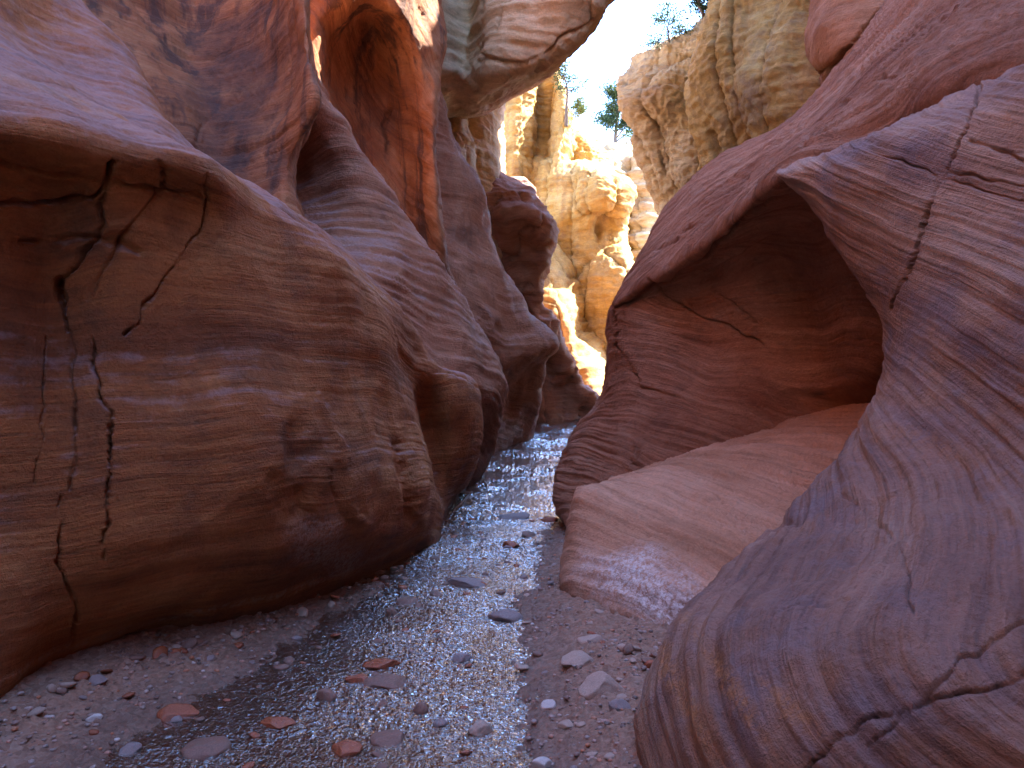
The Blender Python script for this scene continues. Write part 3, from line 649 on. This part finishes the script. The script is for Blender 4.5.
rock('rock_bulge', 'huge banded purple-brown bulge nearest the camera on the right, ending in a sharp upper tip', 'rock bulge', [
    [(800, 168, 5.6), (815, 158, 5.3), (870, 142, 4.9), (940, 112, 4.5), (1010, 84, 4.2), (1100, 50, 3.7), (1300, -50, 3.0), (1700, -300, 2.2)],
    [(795, 176, 5.2), (785, 173, 4.55), (860, 143, 4.15), (936, 112, 3.85), (1008, 82, 3.6), (1100, 42, 3.2), (1300, -80, 2.7), (1700, -300, 2.0)],
    [(815, 192, 5.1), (800, 188, 4.45), (862, 160, 4.0), (938, 128, 3.7), (1010, 100, 3.45), (1100, 65, 3.1), (1300, -20, 2.6), (1700, -200, 1.9)],
    [(850, 238, 5.1), (830, 235, 4.35), (875, 215, 3.95), (945, 195, 3.6), (1015, 175, 3.3), (1100, 150, 3.0), (1300, 100, 2.5), (1700, 0, 1.8)],
    [(890, 290, 5), (864, 284, 4.25), (900, 275, 3.85), (955, 265, 3.5), (1020, 250, 3.2), (1100, 240, 2.9), (1300, 220, 2.4), (1700, 200, 1.7)],
    [(910, 340, 5), (885, 335, 4.15), (915, 335, 3.72), (965, 330, 3.4), (1025, 325, 3.1), (1100, 320, 2.8), (1300, 320, 2.3), (1700, 350, 1.65)],
    [(905, 395, 4.9), (880, 393, 4.0), (915, 400, 3.6), (965, 400, 3.3), (1025, 400, 3.0), (1100, 400, 2.7), (1300, 420, 2.2), (1700, 500, 1.6)],
    [(880, 445, 4.8), (858, 445, 3.85), (900, 455, 3.45), (960, 460, 3.15), (1025, 465, 2.85), (1100, 470, 2.6), (1300, 500, 2.1), (1700, 600, 1.5)],
    [(830, 510, 4.6), (802, 512, 3.65), (860, 520, 3.2), (940, 525, 2.85), (1020, 530, 2.6), (1100, 540, 2.4), (1300, 600, 1.95), (1700, 700, 1.4)],
    [(770, 565, 4.4), (740, 563, 3.4), (810, 575, 2.88), (910, 590, 2.52), (1010, 600, 2.3), (1100, 620, 2.15), (1300, 700, 1.8), (1700, 850, 1.3)],
    [(700, 640, 4.2), (668, 642, 3.15), (745, 650, 2.6), (870, 665, 2.26), (1000, 680, 2.08), (1100, 700, 1.98), (1300, 800, 1.7), (1700, 1000, 1.25)],
    [(680, 725, 4), (640, 725, 3.0), (715, 740, 2.5), (850, 760, 2.16), (1000, 780, 2.0), (1100, 800, 1.92), (1300, 900, 1.65), (1700, 1100, 1.2)],
    [(690, 850, 3.8), (652, 850, 2.9), (725, 870, 2.45), (850, 880, 2.15), (1000, 900, 2.0), (1100, 920, 1.92), (1300, 1050, 1.65), (1700, 1300, 1.2)],
], M['right'], n=(.20, -.42, .88), back=(5, 0, 0), lump=0.035, lumpf=1.0, ledge=0.009, lf=9, warp=.16, seed=17, cap=90,
    cracks=[([(985, 78), (972, 115), (965, 135), (945, 175), (935, 200), (915, 250), (905, 290), (893, 310)], 1.7, .03),
            ([(800, 785), (835, 745), (860, 725), (900, 715), (940, 695), (985, 690), (1024, 672), (1090, 640)], 2.0, .03),
            ([(870, 745), (905, 722), (960, 660), (1024, 625)], 1.8, .02), ([(842, 500), (870, 515), (898, 545), (912, 590), (915, 625)], 1.8, .018),
            ([(850, 145), (870, 150), (960, 185), (1024, 200)], 1.6, .02), ([(972, 142), (1024, 160)], 2.0, .03), ([(950, 172), (1024, 185)], 1.8, .02),
            ([(775, 530), (800, 520), (812, 505)], 2.5, .03), ([(785, 615), (830, 610), (850, 606)], 3, .02)],
    spots=[('dark', 925, 160, 40, 25, 10, .5), ('pale', 690, 700, 80, 14, 60, .9), ('pale', 738, 690, 75, 11, 55, .8), ('pale', 800, 715, 50, 11, 42, .7), ('pale', 1010, 120, 12, 10, 0, .6), ('dark', 930, 425, 90, 18, 15, .4), ('pale', 920, 440, 60, 12, 15, .35)])

rock('rock_nub', 'small dark rock corner peeking out left of the leaning slab', 'rock nub', [
    [(625, 300, 13.5), (618, 318, 12.8), (625, 312, 12), (660, 300, 11.5), (720, 300, 11)],
    [(618, 345, 13.2), (608, 342, 12.5), (618, 345, 11.8), (660, 350, 11.3), (720, 350, 11)],
    [(620, 375, 13.2), (606, 368, 12.4), (616, 380, 11.8), (660, 390, 11.3), (720, 390, 11)],
    [(630, 420, 13.2), (610, 420, 12.6), (622, 425, 12), (660, 430, 11.5), (720, 430, 11)],
], M['slab'], n=(0, .3, .9), back=(5, 0, 0), lump=.03, seed=18)

# walls that carry the canyon on behind the photographer and round the far bend, plus an added sun blocker
def wallW(name, label, pts, hs, mat, side, seed, lean=0.0, z0=-0.6, back=(5, 0, 0), **k):
    rows = []
    for i, z in enumerate([hs[0], 0.72 * hs[0], 0.45 * hs[0], 0.22 * hs[0], 2.0, 0.6]):
        rr = []
        for j, (x, y) in enumerate(pts):
            r = random.Random(seed * 100 + i * 17 + j)
            rr.append((x + side * lean * z + r.uniform(-.35, .35), y + r.uniform(-.3, .3), z * (hs[j] / hs[0]) if z > 2.1 else z, 'w'))
        rows.append(rr)
    return rock(name, label, 'rock wall', rows, mat, down=z0, back=back, lump=.12, lumpf=.5, ledge=.05, lf=2.5, seed=seed, step=9, cap=40, n=(0, .1, 1), **k)


wallW('cliff', 'rough canyon wall running back behind the camera on the left side', [(-3.6, 3.6), (-3.4, 2), (-3.2, 0), (-2.6, -3), (-2.9, -6), (-3.6, -9), (-2.5, -13)], [13] * 7, M['left'], -1, 31, lean=.14, back=(-5, 0, 0))
wallW('cliff', 'rough canyon wall running back behind the camera on the right side', [(3.2, 2.2), (2.6, .8), (2.4, -1), (2.9, -3), (2.2, -6), (1.5, -9), (-2.5, -12.5)], [13] * 7, M['right'], 1, 32, lean=.10, back=(5, 0, 0))
wallW('cliff', 'unseen sun-blocking wall added above the leaning slab on the right', [(8.0, -10), (8.0, -4), (8.0, 2), (8.0, 8), (8.0, 13.3), (8.0, 14.4), (8.0, 15.8), (8.1, 16.8), (8.2, 21), (8.4, 23)], [21, 21, 21, 21, 21, 16.3, 16.3, 21, 21, 19], M['red'], 1, 33, lean=.03, back=(5, 0, 0))  # unseen wall added to shade the near canyon; its notch passes a sunbeam

# ------------------------------------------------------------------ ground
def ground_z(x, y):
    z = np.interp(y, [-30, 13, 18, 23, 35, 80], [0, 0, .12, .5, .9, 3])
    cx = stream_x(y)
    z = z + 0.10 * sstep(0.0, .55, x - cx - half_w(y)) + 0.09 * sstep(0, 1.0, cx - half_w(y) - x)
    return z


def stream_x(y):
    return np.interp(y, [-10, 1, 3, 4, 5.5, 8, 11, 15, 20, 25], [-.95, -.95, -.8, -.66, -.55, -.25, .05, .2, .6, 1.6])


def half_w(y):
    return np.interp(y, [0, 3, 4.2, 5.5, 8, 12, 20], [.85, .85, .68, .58, .62, .8, 1.0])


def ground_mat():
    b = NB('wet_sand')
    pos = b.n('ShaderNodeNewGeometry').outputs['Position']
    wet = b.n('ShaderNodeAttribute', attribute_name='wet').outputs['Fac']
    n1 = b.noise(pos, 3.0, 6, .65)
    n2 = b.noise(pos, 26, 6, .75)
    vo = b.n('ShaderNodeTexVoronoi', {'Vector': pos, 'Scale': 38.0, 'Randomness': 1.0})
    peb = b.ramp(vo.outputs['Color'], [(0.0, (.12, .06, .04)), (.45, (.25, .14, .095)), (.8, (.36, .24, .18)), (1, (.34, .11, .05))])
    snd = b.ramp(n2, [(.3, (.13, .062, .038)), (.5, (.28, .15, .095)), (.72, (.42, .25, .17))])
    c = b.mix(b.ramp(n1, [(.42, 0.0), (.6, .8)]), snd, peb)
    c = b.mix(b.math('MULTIPLY', wet, .55), c, (.09, .05, .04))
    h = b.math('ADD', b.math('MULTIPLY', n2, .8), b.math('MULTIPLY', b.math('SUBTRACT', 1.0, vo.outputs['Distance']), .6))
    bp = b.n('ShaderNodeBump', {'Strength': .9, 'Distance': .02, 'Height': h})
    ro = b.math('SUBTRACT', .85, b.math('MULTIPLY', wet, .4))
    p = b.n('ShaderNodeBsdfPrincipled', {'Base Color': c, 'Roughness': ro, 'Normal': bp.outputs[0], 'Specular IOR Level': .4})
    b.t.links.new(p.outputs[0], b.out.inputs[0])
    return b.m


def water_mat():
    b = NB('shallow_stream_water')
    pos = b.n('ShaderNodeNewGeometry').outputs['Position']
    mp = b.n('ShaderNodeMapping', {'Vector': pos, 'Scale': (1.0, .6, 1.0)}).outputs[0]
    bp = b.n('ShaderNodeBump', {'Strength': .6, 'Distance': .02, 'Height': b.noise(mp, 60, 2, .6, .5)})
    g = b.n('ShaderNodeBsdfGlossy', {'Color': (1, 1, 1, 1), 'Roughness': .04, 'Normal': bp.outputs[0]})
    t = b.n('ShaderNodeBsdfTransparent', {'Color': (.80, .70, .62, 1)})
    df = b.n('ShaderNodeBsdfDiffuse', {'Color': (.17, .10, .07, 1)})
    tb = b.n('ShaderNodeMixShader', {0: .35, 1: t.outputs[0], 2: df.outputs[0]})
    fr = b.n('ShaderNodeFresnel', {'IOR': 1.40, 'Normal': bp.outputs[0]})
    f = b.math('MULTIPLY', fr.outputs[0], 3.5, clamp=True)
    m = b.n('ShaderNodeMixShader', {0: f, 1: tb.outputs[0], 2: g.outputs[0]})
    b.t.links.new(m.outputs[0], b.out.inputs[0])
    return b.m


def sheet(name, xs, ys, zf, mat, attrs=None):
    X, Y = np.meshgrid(xs, ys)
    P = np.stack([X.ravel(), Y.ravel(), np.zeros(X.size)], -1)
    P[:, 2] = zf(P)
    nr, nc = X.shape
    idx = np.arange(nr * nc).reshape(nr, nc)
    q = np.stack([idx[:-1, :-1], idx[:-1, 1:], idx[1:, 1:], idx[1:, :-1]], -1).reshape(-1, 4)
    return mesh_np(name, P, q, None, {k: f(P) for k, f in (attrs or {}).items()}, mat)


def bed_z(P):
    x, y = P[:, 0], P[:, 1]
    near = np.clip(8 / np.maximum(y, 1), .3, 1)
    d = np.abs(x - stream_x(y)) / half_w(y) + .75 * fbm(np.stack([x * 1.6, y * 1.3, 0 * x], -1), 3)
    z = ground_z(x, y) - .05 * sstep(1.15, .75, d)
    z += .035 * fbm(np.stack([x * 2, y * 2, 0 * x], -1), 3) + .03 * fbm(np.stack([x * 11, y * 11, 0 * x + 4], -1), 4) * near
    b_ = perlin(np.stack([x * 24, y * 24, 0 * x + 7], -1))
    z += .018 * sstep(.15, .55, b_) * near
    return z


def wetness(P):
    x, y = P[:, 0], P[:, 1]
    d = np.abs(x - stream_x(y)) / half_w(y) + .45 * fbm(np.stack([x * 1.5, y * 1.5, 0 * x], -1), 3)
    return sstep(1.7, .95, d)


ys = np.concatenate([np.linspace(-14, 1.5, 60, endpoint=False), np.linspace(1.5, 9, 700, endpoint=False), np.linspace(9, 26, 400, endpoint=False), np.linspace(26, 90, 60)])
xs = np.concatenate([np.linspace(-40, -4, 30, endpoint=False), np.linspace(-4, 2.2, 480, endpoint=False), np.linspace(2.2, 40, 40)])
tag(sheet('ground', xs, ys, bed_z, ground_mat(), {'wet': wetness}), kind='structure')


def water_z(P):
    x, y = P[:, 0], P[:, 1]
    z = np.interp(y, [-30, 13, 18, 23, 35], [0, 0, .12, .5, .9]) - .008
    w = 5.0 * np.interp(y, [0, 4, 9, 16, 26], [1.35, 1.2, .75, .5, .4])      # calmer, longer waves downstream
    wob = .5 * fbm(np.stack([x * 1.5, y * 1.5, 0 * x], -1), 2)
    q = np.stack([x * w * 1.0, (y + .35 * wob) * w * np.interp(y, [3, 10], [2.3, 3.6]), 0 * x], -1)
    st = np.interp(y, [5, 12], [1.0, 1.8]) * (.4 + .6 * sstep(-.15, .25, fbm(np.stack([x * 1.3, y * .9, 0 * x + 9], -1), 2)))
    return z + (5 / w) * st * (.016 * (.3 - np.abs(perlin(q * 1.7))) + .010 * (.3 - np.abs(perlin(q * 4.1 + 3))) + .005 * perlin(q * 9 + 5))


ys = np.concatenate([np.linspace(-8, 2.2, 120, endpoint=False), np.linspace(2.2, 9, 1150, endpoint=False), np.linspace(9, 26, 800)])
U = np.linspace(-1, 1, 380)
Yg, Ug = np.meshgrid(ys, U, indexing='ij')
Xg = stream_x(Yg) + Ug * (half_w(Yg) + .45)
P = np.stack([Xg.ravel(), Yg.ravel(), 0 * Xg.ravel()], -1)
P[:, 2] = water_z(P)
idx = np.arange(P.shape[0]).reshape(Yg.shape)
q = np.stack([idx[:-1, :-1], idx[:-1, 1:], idx[1:, 1:], idx[1:, :-1]], -1).reshape(-1, 4)
tag(mesh_np('water', P, q, None, None, water_mat()), kind='structure')


# ------------------------------------------------------------------ stones
def simple_mat(name, c0, c1, scale=12, rough=.6, spec=.4, bump=.4):
    b = NB(name)
    pos = b.n('ShaderNodeTexCoord').outputs['Object']
    n1 = b.noise(pos, scale, 5, .7)
    c = b.ramp(n1, [(.32, c0), (.68, c1)])
    bp = b.n('ShaderNodeBump', {'Strength': bump, 'Distance': .01, 'Height': b.noise(pos, scale * 4, 4, .7)})
    p = b.n('ShaderNodeBsdfPrincipled', {'Base Color': c, 'Roughness': rough, 'Normal': bp.outputs[0], 'Specular IOR Level': spec})
    b.t.links.new(p.outputs[0], b.out.inputs[0])
    return b.m


SM = {
    'red': simple_mat('wet_red_stone', (.20, .05, .025), (.40, .12, .05), rough=.25, spec=.6),
    'brown': simple_mat('brown_stone', (.14, .075, .055), (.27, .15, .11), rough=.45),
    'grey': simple_mat('grey_stone', (.17, .125, .115), (.31, .235, .22), rough=.6),
    'pale': simple_mat('pale_stone', (.42, .36, .33), (.62, .55, .50), rough=.7),
    'tan': simple_mat('tan_stone', (.30, .20, .15), (.46, .33, .26), rough=.75),
}
import bmesh


def stone_mesh(name, seed, mat, flat=.55, subd=3, angular=.0):
    bm = bmesh.new()
    bmesh.ops.create_icosphere(bm, subdivisions=subd, radius=1.0)
    v = np.array([x.co[:] for x in bm.verts])
    r_ = np.random.RandomState(seed)
    for k in range(9):
        d = r_.normal(size=3); d /= np.linalg.norm(d)
        h = r_.uniform(.55, .85)
        t = v @ d
        v = v - np.maximum(t - h, 0)[:, None] * d * .92
    v = v * (1 + .16 * fbm(v * 1.3 + seed, 3)[:, None])
    v[:, 2] *= flat
    for x, c in zip(bm.verts, v): x.co = c
    me = bpy.data.meshes.new(name)
    bm.to_mesh(me)
    bm.free()
    me.materials.append(mat)
    me.polygons.foreach_set('use_smooth', np.ones(len(me.polygons), dtype=bool))
    return me


def gz(x, y):
    return float(bed_z(np.array([[x, y, 0.0]]))[0])


def gpos(px, py):
    d = 1200.0 / (py - 384.0)
    for _ in range(6):
        x = (px - CX) / F * d
        z = gz(x, d)
        d = (H - z) / ((py - CY) / F)
    return (px - CX) / F * d, d


STONES = [
    (178, 716, 36, 16, 'red', 'wet orange-red stone alone in the stream near the left buttress foot'),
    (94, 720, 15, 11, 'pale', 'small pale stone on the dark mud at the lower left'),
    (96, 682, 17, 10, 'grey', 'grey stone close under the base of the left buttress'),
    (277, 733, 34, 13, 'red', 'long flat orange-red stone at the near edge of the stream'),
    (205, 757, 42, 20, 'brown', 'broad brown stone awash at the bottom of the photo, left of middle'),
    (326, 707, 20, 17, 'brown', 'blocky red-brown stone standing out of the ripples'),
    (381, 675, 32, 13, 'red', 'bright orange stone in the middle of the near riffle'),
    (388, 692, 42, 12, 'brown', 'long flat brown stone just below the bright orange one'),
    (392, 620, 11, 12, 'brown', 'little dark upright stone in the riffle left of the sand bar'),
    (408, 607, 20, 8, 'brown', 'dark low stone with water parting round it, mid stream'),
    (511, 552, 20, 11, 'red', 'round dark red stone in mid stream near the lobe'),
    (551, 525, 18, 9, 'red', 'dark red stone beside the foot of the leaning slab'),
    (512, 521, 30, 8, 'grey', 'thin flat grey slab of stone lying across the stream'),
    (528, 539, 16, 8, 'brown', 'brown stone between the flat grey slab and the round red stone'),
    (502, 622, 36, 16, 'grey', 'flat grey triangular stone at the tip of the sand bar'),
    (470, 588, 40, 12, 'grey', 'wide shallow grey stone barely above the water'),
    (420, 718, 15, 18, 'brown', 'upright dark brown stone in the near riffle'),
    (479, 743, 26, 18, 'tan', 'rounded tan stone at the right edge of the near stream'),
    (549, 706, 15, 13, 'pale', 'small whitish stone on the sand bar'),
    (541, 765, 22, 14, 'pale', 'pale lilac-grey stone cut by the bottom edge of the photo'),
    (578, 662, 30, 18, 'tan', 'crumbly clod of packed sand on the upper sand bar'),
    (604, 690, 46, 30, 'tan', 'largest clod of packed sand, in the middle of the sand bar'),
    (619, 708, 20, 15, 'grey', 'grey stone wedged at the right of the largest clod'),
    (566, 726, 16, 10, 'tan', 'small tan stone below the largest clod'),
    (461, 665, 20, 11, 'grey', 'blue-grey stone under shallow water mid stream'),
    (357, 687, 22, 13, 'red', 'dull red stone left of the bright orange one'),
    (388, 752, 34, 14, 'brown', 'dark brown slab of stone at the bottom edge of the stream'),
    (346, 764, 30, 12, 'red', 'orange-brown stone cut by the bottom edge, in the stream'),
    (590, 640, 22, 9, 'tan', 'flat sandy clod close to the foot of the pinkish lobe'),
    (436, 600, 14, 7, 'brown', 'small brown stone breaking the ripples beyond the grey one'),
    (130, 756, 26, 12, 'grey', 'grey stone half buried in mud at the bottom left corner'),
    (500, 510, 14, 5, 'brown', 'far small brown stone in the narrowing stream'),
]
rr = random.Random(11)
for k, (px, py, w_, h_, c, lab) in enumerate(STONES):
    x, y = gpos(px, py)
    me = stone_mesh('stone', 40 + k, SM[c], 1.0, 4)
    o = bpy.data.objects.new('stone', me)
    wl = -.008 + float(np.interp(y, [13, 18, 23], [0, .12, .5]))
    o.location = (x, y, max(gz(x, y), wl) + .02 * h_ / F * y)
    rx = w_ / 2 / F * y * 1.15
    o.scale = (rx, rx * rr.uniform(.7, 1.0), max(.55 * h_ / F * y, .012))
    o.rotation_euler = (rr.uniform(-.1, .1), rr.uniform(-.1, .1), rr.uniform(-.4, .4))
    col.objects.link(o)
    tag(o, lab, 'stone')

protos = {c: [stone_mesh('pebble', 200 + 10 * i + j, SM[c], .6, 2) for j in range(3)] for i, c in enumerate(SM)}


def scatter(n, cond, cols, size, label, group, name='pebble'):  # noqa
    k = 0
    while k < n:
        y = rr.uniform(2.6, 9.0) ** 1.0
        x = rr.uniform(-2.6, .7)
        if not cond(x, y): continue
        o = bpy.data.objects.new(name, rr.choice(protos[rr.choice(cols)]))
        q = rr.uniform(*size) * (.7 + .06 * y)
        o.location = (x, y, max(gz(x, y), -.008) + q * .08)
        o.scale = (q * rr.uniform(.8, 1.4), q, q * rr.uniform(.6, 1))
        o.rotation_euler = (rr.uniform(-.3, .3), rr.uniform(-.3, .3), rr.uniform(0, 6.3))
        col.objects.link(o)
        tag(o, label, 'pebble', group)
        k += 1


def in_stream(x, y): return abs(x - stream_x(y)) < half_w(y) * .95


scatter(80, in_stream, ['red', 'brown', 'brown', 'grey', 'red'], (.015, .04), 'small wet pebble poking out of the rippling stream', 'pebbles in the stream')
scatter(45, lambda x, y: x > stream_x(y) + half_w(y) and y < 6 and x < .65, ['tan', 'grey', 'tan', 'brown'], (.012, .034), 'small dry pebble lying on the sand bar', 'pebbles on the sand bar')
scatter(30, lambda x, y: x < stream_x(y) - half_w(y) and y < 5, ['brown', 'grey', 'red', 'red'], (.014, .038), 'small pebble on the dark mud under the left buttress', 'pebbles on the left mud bank')


def fragments(line, n, label, group, off):
    for k in range(n):
        t = rr.random() * (len(line) - 1)
        i = int(t)
        px = line[i][0] + (line[i + 1][0] - line[i][0]) * (t - i) + rr.uniform(0, off)
        py = line[i][1] + (line[i + 1][1] - line[i][1]) * (t - i) + rr.uniform(0, 10)
        x, y = gpos(px, py)
        o = bpy.data.objects.new('rock_fragment', rr.choice(protos['brown'] + protos['red'] + protos['tan']))
        q = rr.uniform(.012, .045)
        o.location = (x, y, max(gz(x, y), -.008) + q * .25)
        o.scale = (q * rr.uniform(.8, 1.6), q, q * rr.uniform(.6, 1.2))
        o.rotation_euler = (rr.uniform(-.5, .5), rr.uniform(-.5, .5), rr.uniform(0, 6.3))
        col.objects.link(o)
        tag(o, label, 'rock fragment', group)


fragments([(20, 712), (70, 678), (150, 652), (230, 632), (330, 598), (400, 562)], 34, 'small broken rock fragment at the foot of the left buttress', 'fragments along the left wall', 14)
fragments([(575, 622), (610, 642), (652, 656)], 10, 'small broken rock fragment at the foot of the pinkish lobe', 'fragments along the lobe', 6)


def gravel():
    r_ = np.random.RandomState(5)
    n = 9000
    y = 2.4 + 7 * r_.rand(n) ** 1.5
    x = -2.6 + 3.4 * r_.rand(n)
    keep = (np.abs(x - stream_x(y)) < half_w(y) + .8) & (fbm(np.stack([x * 1.8, y * 1.8, 0 * x + 3], -1), 2) > -.12)
    x, y = x[keep], y[keep]
    n = len(x)
    z = bed_z(np.stack([x, y, 0 * x], -1))
    bm = bmesh.new()
    bmesh.ops.create_icosphere(bm, subdivisions=1, radius=1.0)
    bv = np.array([v.co[:] for v in bm.verts])
    bf = np.array([[v.index for v in f.verts] for f in bm.faces])
    bm.free()
    sz = (.004 + .011 * r_.rand(n) ** 2) * (.8 + .07 * y)
    V = bv[None] * (1 + .35 * (r_.rand(n, len(bv), 1) - .5)) * sz[:, None, None] * np.array([1.2, 1, .6])
    a = r_.rand(n) * 6.28
    ca, sa = np.cos(a)[:, None], np.sin(a)[:, None]
    V = np.stack([V[..., 0] * ca - V[..., 1] * sa, V[..., 0] * sa + V[..., 1] * ca, V[..., 2]], -1)
    V += np.stack([x, y, z + sz * .2], -1)[:, None]
    T = (bf[None] + (np.arange(n) * len(bv))[:, None, None]).reshape(-1, 3)
    tone = np.repeat(r_.rand(n), len(bv))
    b = NB('gravel')
    t = b.n('ShaderNodeAttribute', attribute_name='tone').outputs['Fac']
    c = b.ramp(t, [(0, (.12, .07, .055)), (.4, (.24, .15, .12)), (.7, (.34, .26, .23)), (.9, (.42, .14, .06)), (1, (.5, .42, .38))])
    p = b.n('ShaderNodeBsdfPrincipled', {'Base Color': c, 'Roughness': .5})
    b.t.links.new(p.outputs[0], b.out.inputs[0])
    o = mesh_np('gravel', V.reshape(-1, 3), np.zeros((0, 4), int), T, {'tone': tone}, b.m)
    tag(o, 'fine mixed gravel strewn over the stream bed and its banks', 'gravel', kind='stuff')


gravel()


# ------------------------------------------------------------------ trees and shrubs on the rims
def tube(pts, rads, V, Fc, k=6):
    pts = [Vector(p) for p in pts]
    b0 = len(V)
    for i, p in enumerate(pts):
        d = (pts[min(i + 1, len(pts) - 1)] - pts[max(i - 1, 0)]).normalized()
        a = d.cross(Vector((.3, .9, .2))).normalized()
        b = d.cross(a)
        for j in range(k):
            t = 2 * math.pi * j / k
            V.append(p + (a * math.cos(t) + b * math.sin(t)) * rads[i])
    for i in range(len(pts) - 1):
        for j in range(k):
            q0, q1 = b0 + i * k + j, b0 + i * k + (j + 1) % k
            Fc.append((q0, q1, q1 + k, q0 + k))


BARK = simple_mat('grey_bark', (.10, .075, .06), (.22, .17, .14), 5)


def leaf_mat(name, c0, c1):
    b = NB(name)
    t = b.n('ShaderNodeAttribute', attribute_name='tone').outputs['Fac']
    c = b.ramp(t, [(0, c0), (1, c1)])
    d = b.n('ShaderNodeBsdfDiffuse', {'Color': c})
    tr = b.n('ShaderNodeBsdfTranslucent', {'Color': c})
    m = b.n('ShaderNodeMixShader', {0: .3, 1: d.outputs[0], 2: tr.outputs[0]})
    b.t.links.new(m.outputs[0], b.out.inputs[0])
    return b.m


LEAF = leaf_mat('juniper_leaf', (.035, .06, .035), (.09, .13, .06))
LEAF2 = leaf_mat('shrub_leaf', (.09, .12, .04), (.17, .18, .07))


def tree(name, label, cat, base, height, spread, seed, leaf, nlimb=9, nleaf=900, lsize=.05, bare=.25, lean=0.0, clump=.28, group=None):
    r = random.Random(seed)
    e = bpy.data.objects.new(name, None)
    e.location = base
    col.objects.link(e)
    tag(e, label, cat, group)
    V, Fc = [], []
    top = Vector((lean * height, 0, height))
    spine = [Vector((0, 0, -.3))] + [top * t + Vector((r.uniform(-.05, .05), r.uniform(-.05, .05), 0)) * height for t in (.2, .4, .6, .8, 1)]
    tube(spine, [height * q for q in (.035, .03, .024, .018, .011, .004)], V, Fc)
    tips = [spine[-1]]
    for i in range(nlimb):
        t = bare + (1 - bare) * (i + .5) / nlimb * .95
        o = top * t
        a = r.uniform(0, 6.28)
        L = spread * (1.05 - t * .6) * r.uniform(.6, 1.1)
        d = Vector((math.cos(a), math.sin(a), r.uniform(.2, .8)))
        p1, p2 = o + d * L * .5 + Vector((0, 0, r.uniform(-.1, .1) * L)), o + d * L
        tube([o, p1, p2], [height * .014, height * .009, height * .003], V, Fc, 5)
        tips += [p2, p1.lerp(p2, .5), p1]
        for m in range(3):
            q = p1.lerp(p2, r.random()) + Vector((r.uniform(-1, 1), r.uniform(-1, 1), r.uniform(-.3, 1))) * L * .35
            tube([p1.lerp(p2, .3), q], [height * .007, height * .002], V, Fc, 4)
            tips.append(q)
    mesh_np('trunk', V, Fc, None, None, BARK, parent=e)
    V, Fc, tone = [], [], []
    for k in range(nleaf):
        c = r.choice(tips)
        q = c + Vector((r.gauss(0, 1), r.gauss(0, 1), r.gauss(0, .8))) * spread * clump * .5
        a = Vector((r.gauss(0, 1), r.gauss(0, 1), r.gauss(0, 1))).normalized() * lsize * r.uniform(.6, 1.4)
        b_ = a.cross(Vector((r.gauss(0, 1), r.gauss(0, 1), r.gauss(0, 1)))).normalized() * lsize * .5
        i0 = len(V)
        V += [q - a, q - b_, q + a, q + b_]
        Fc.append((i0, i0 + 1, i0 + 2, i0 + 3))
        tone += [r.random()] * 4
    mesh_np('crown', V, Fc, None, {'tone': tone}, leaf, smooth=False, parent=e)
    return e


tree('juniper_tree', 'dark juniper standing against the sky above the distant pale cliff', 'tree', W(617, 152, 48.5), 3.9, 1.5, 3, LEAF, 16, 5200, .085, .15)
tree('small_tree', 'sparse spindly tree on the rim of the fluted gold cliff', 'tree', W(566, 118, 29.5), 2.0, .8, 5, LEAF, 9, 700, .05, .4)
tree('shrub', 'low yellow-green shrub at the foot of the spindly tree', 'shrub', W(578, 120, 29.3), .55, .6, 6, LEAF2, 7, 700, .05, .0)
tree('shrub', 'green shrub on the cliff top right of the juniper', 'shrub', W(645, 160, 47.5), 1.1, 1.2, 7, LEAF2, 9, 1500, .08, .0)
tree('shrub', 'grey thin-leaved shrub on the notched rim of the grey weathered cliff', 'shrub', W(672, 50, 22), 1.0, .8, 8, LEAF, 9, 1100, .04, .0, lean=-.15)
tree('oak_shrub', 'bluish bushy shrub hanging over the rim at the top edge of the photo', 'shrub', W(706, 28, 18.2), 1.5, .85, 9, LEAF, 12, 2600, .045, .1, lean=-.2)
V_, F_ = [], []
pp = [gpos(*q) for q in ((470, 494), (455, 512), (446, 528), (438, 543), (424, 556))]
tube([(x, y, gz(x, y) + .03) for x, y in pp], [.012, .014, .012, .01, .005], V_, F_)
tag(mesh_np('driftwood_twig', V_, F_, None, None, SM['pale']), 'thin pale driftwood twig along the water edge below the left buttress', 'twig')
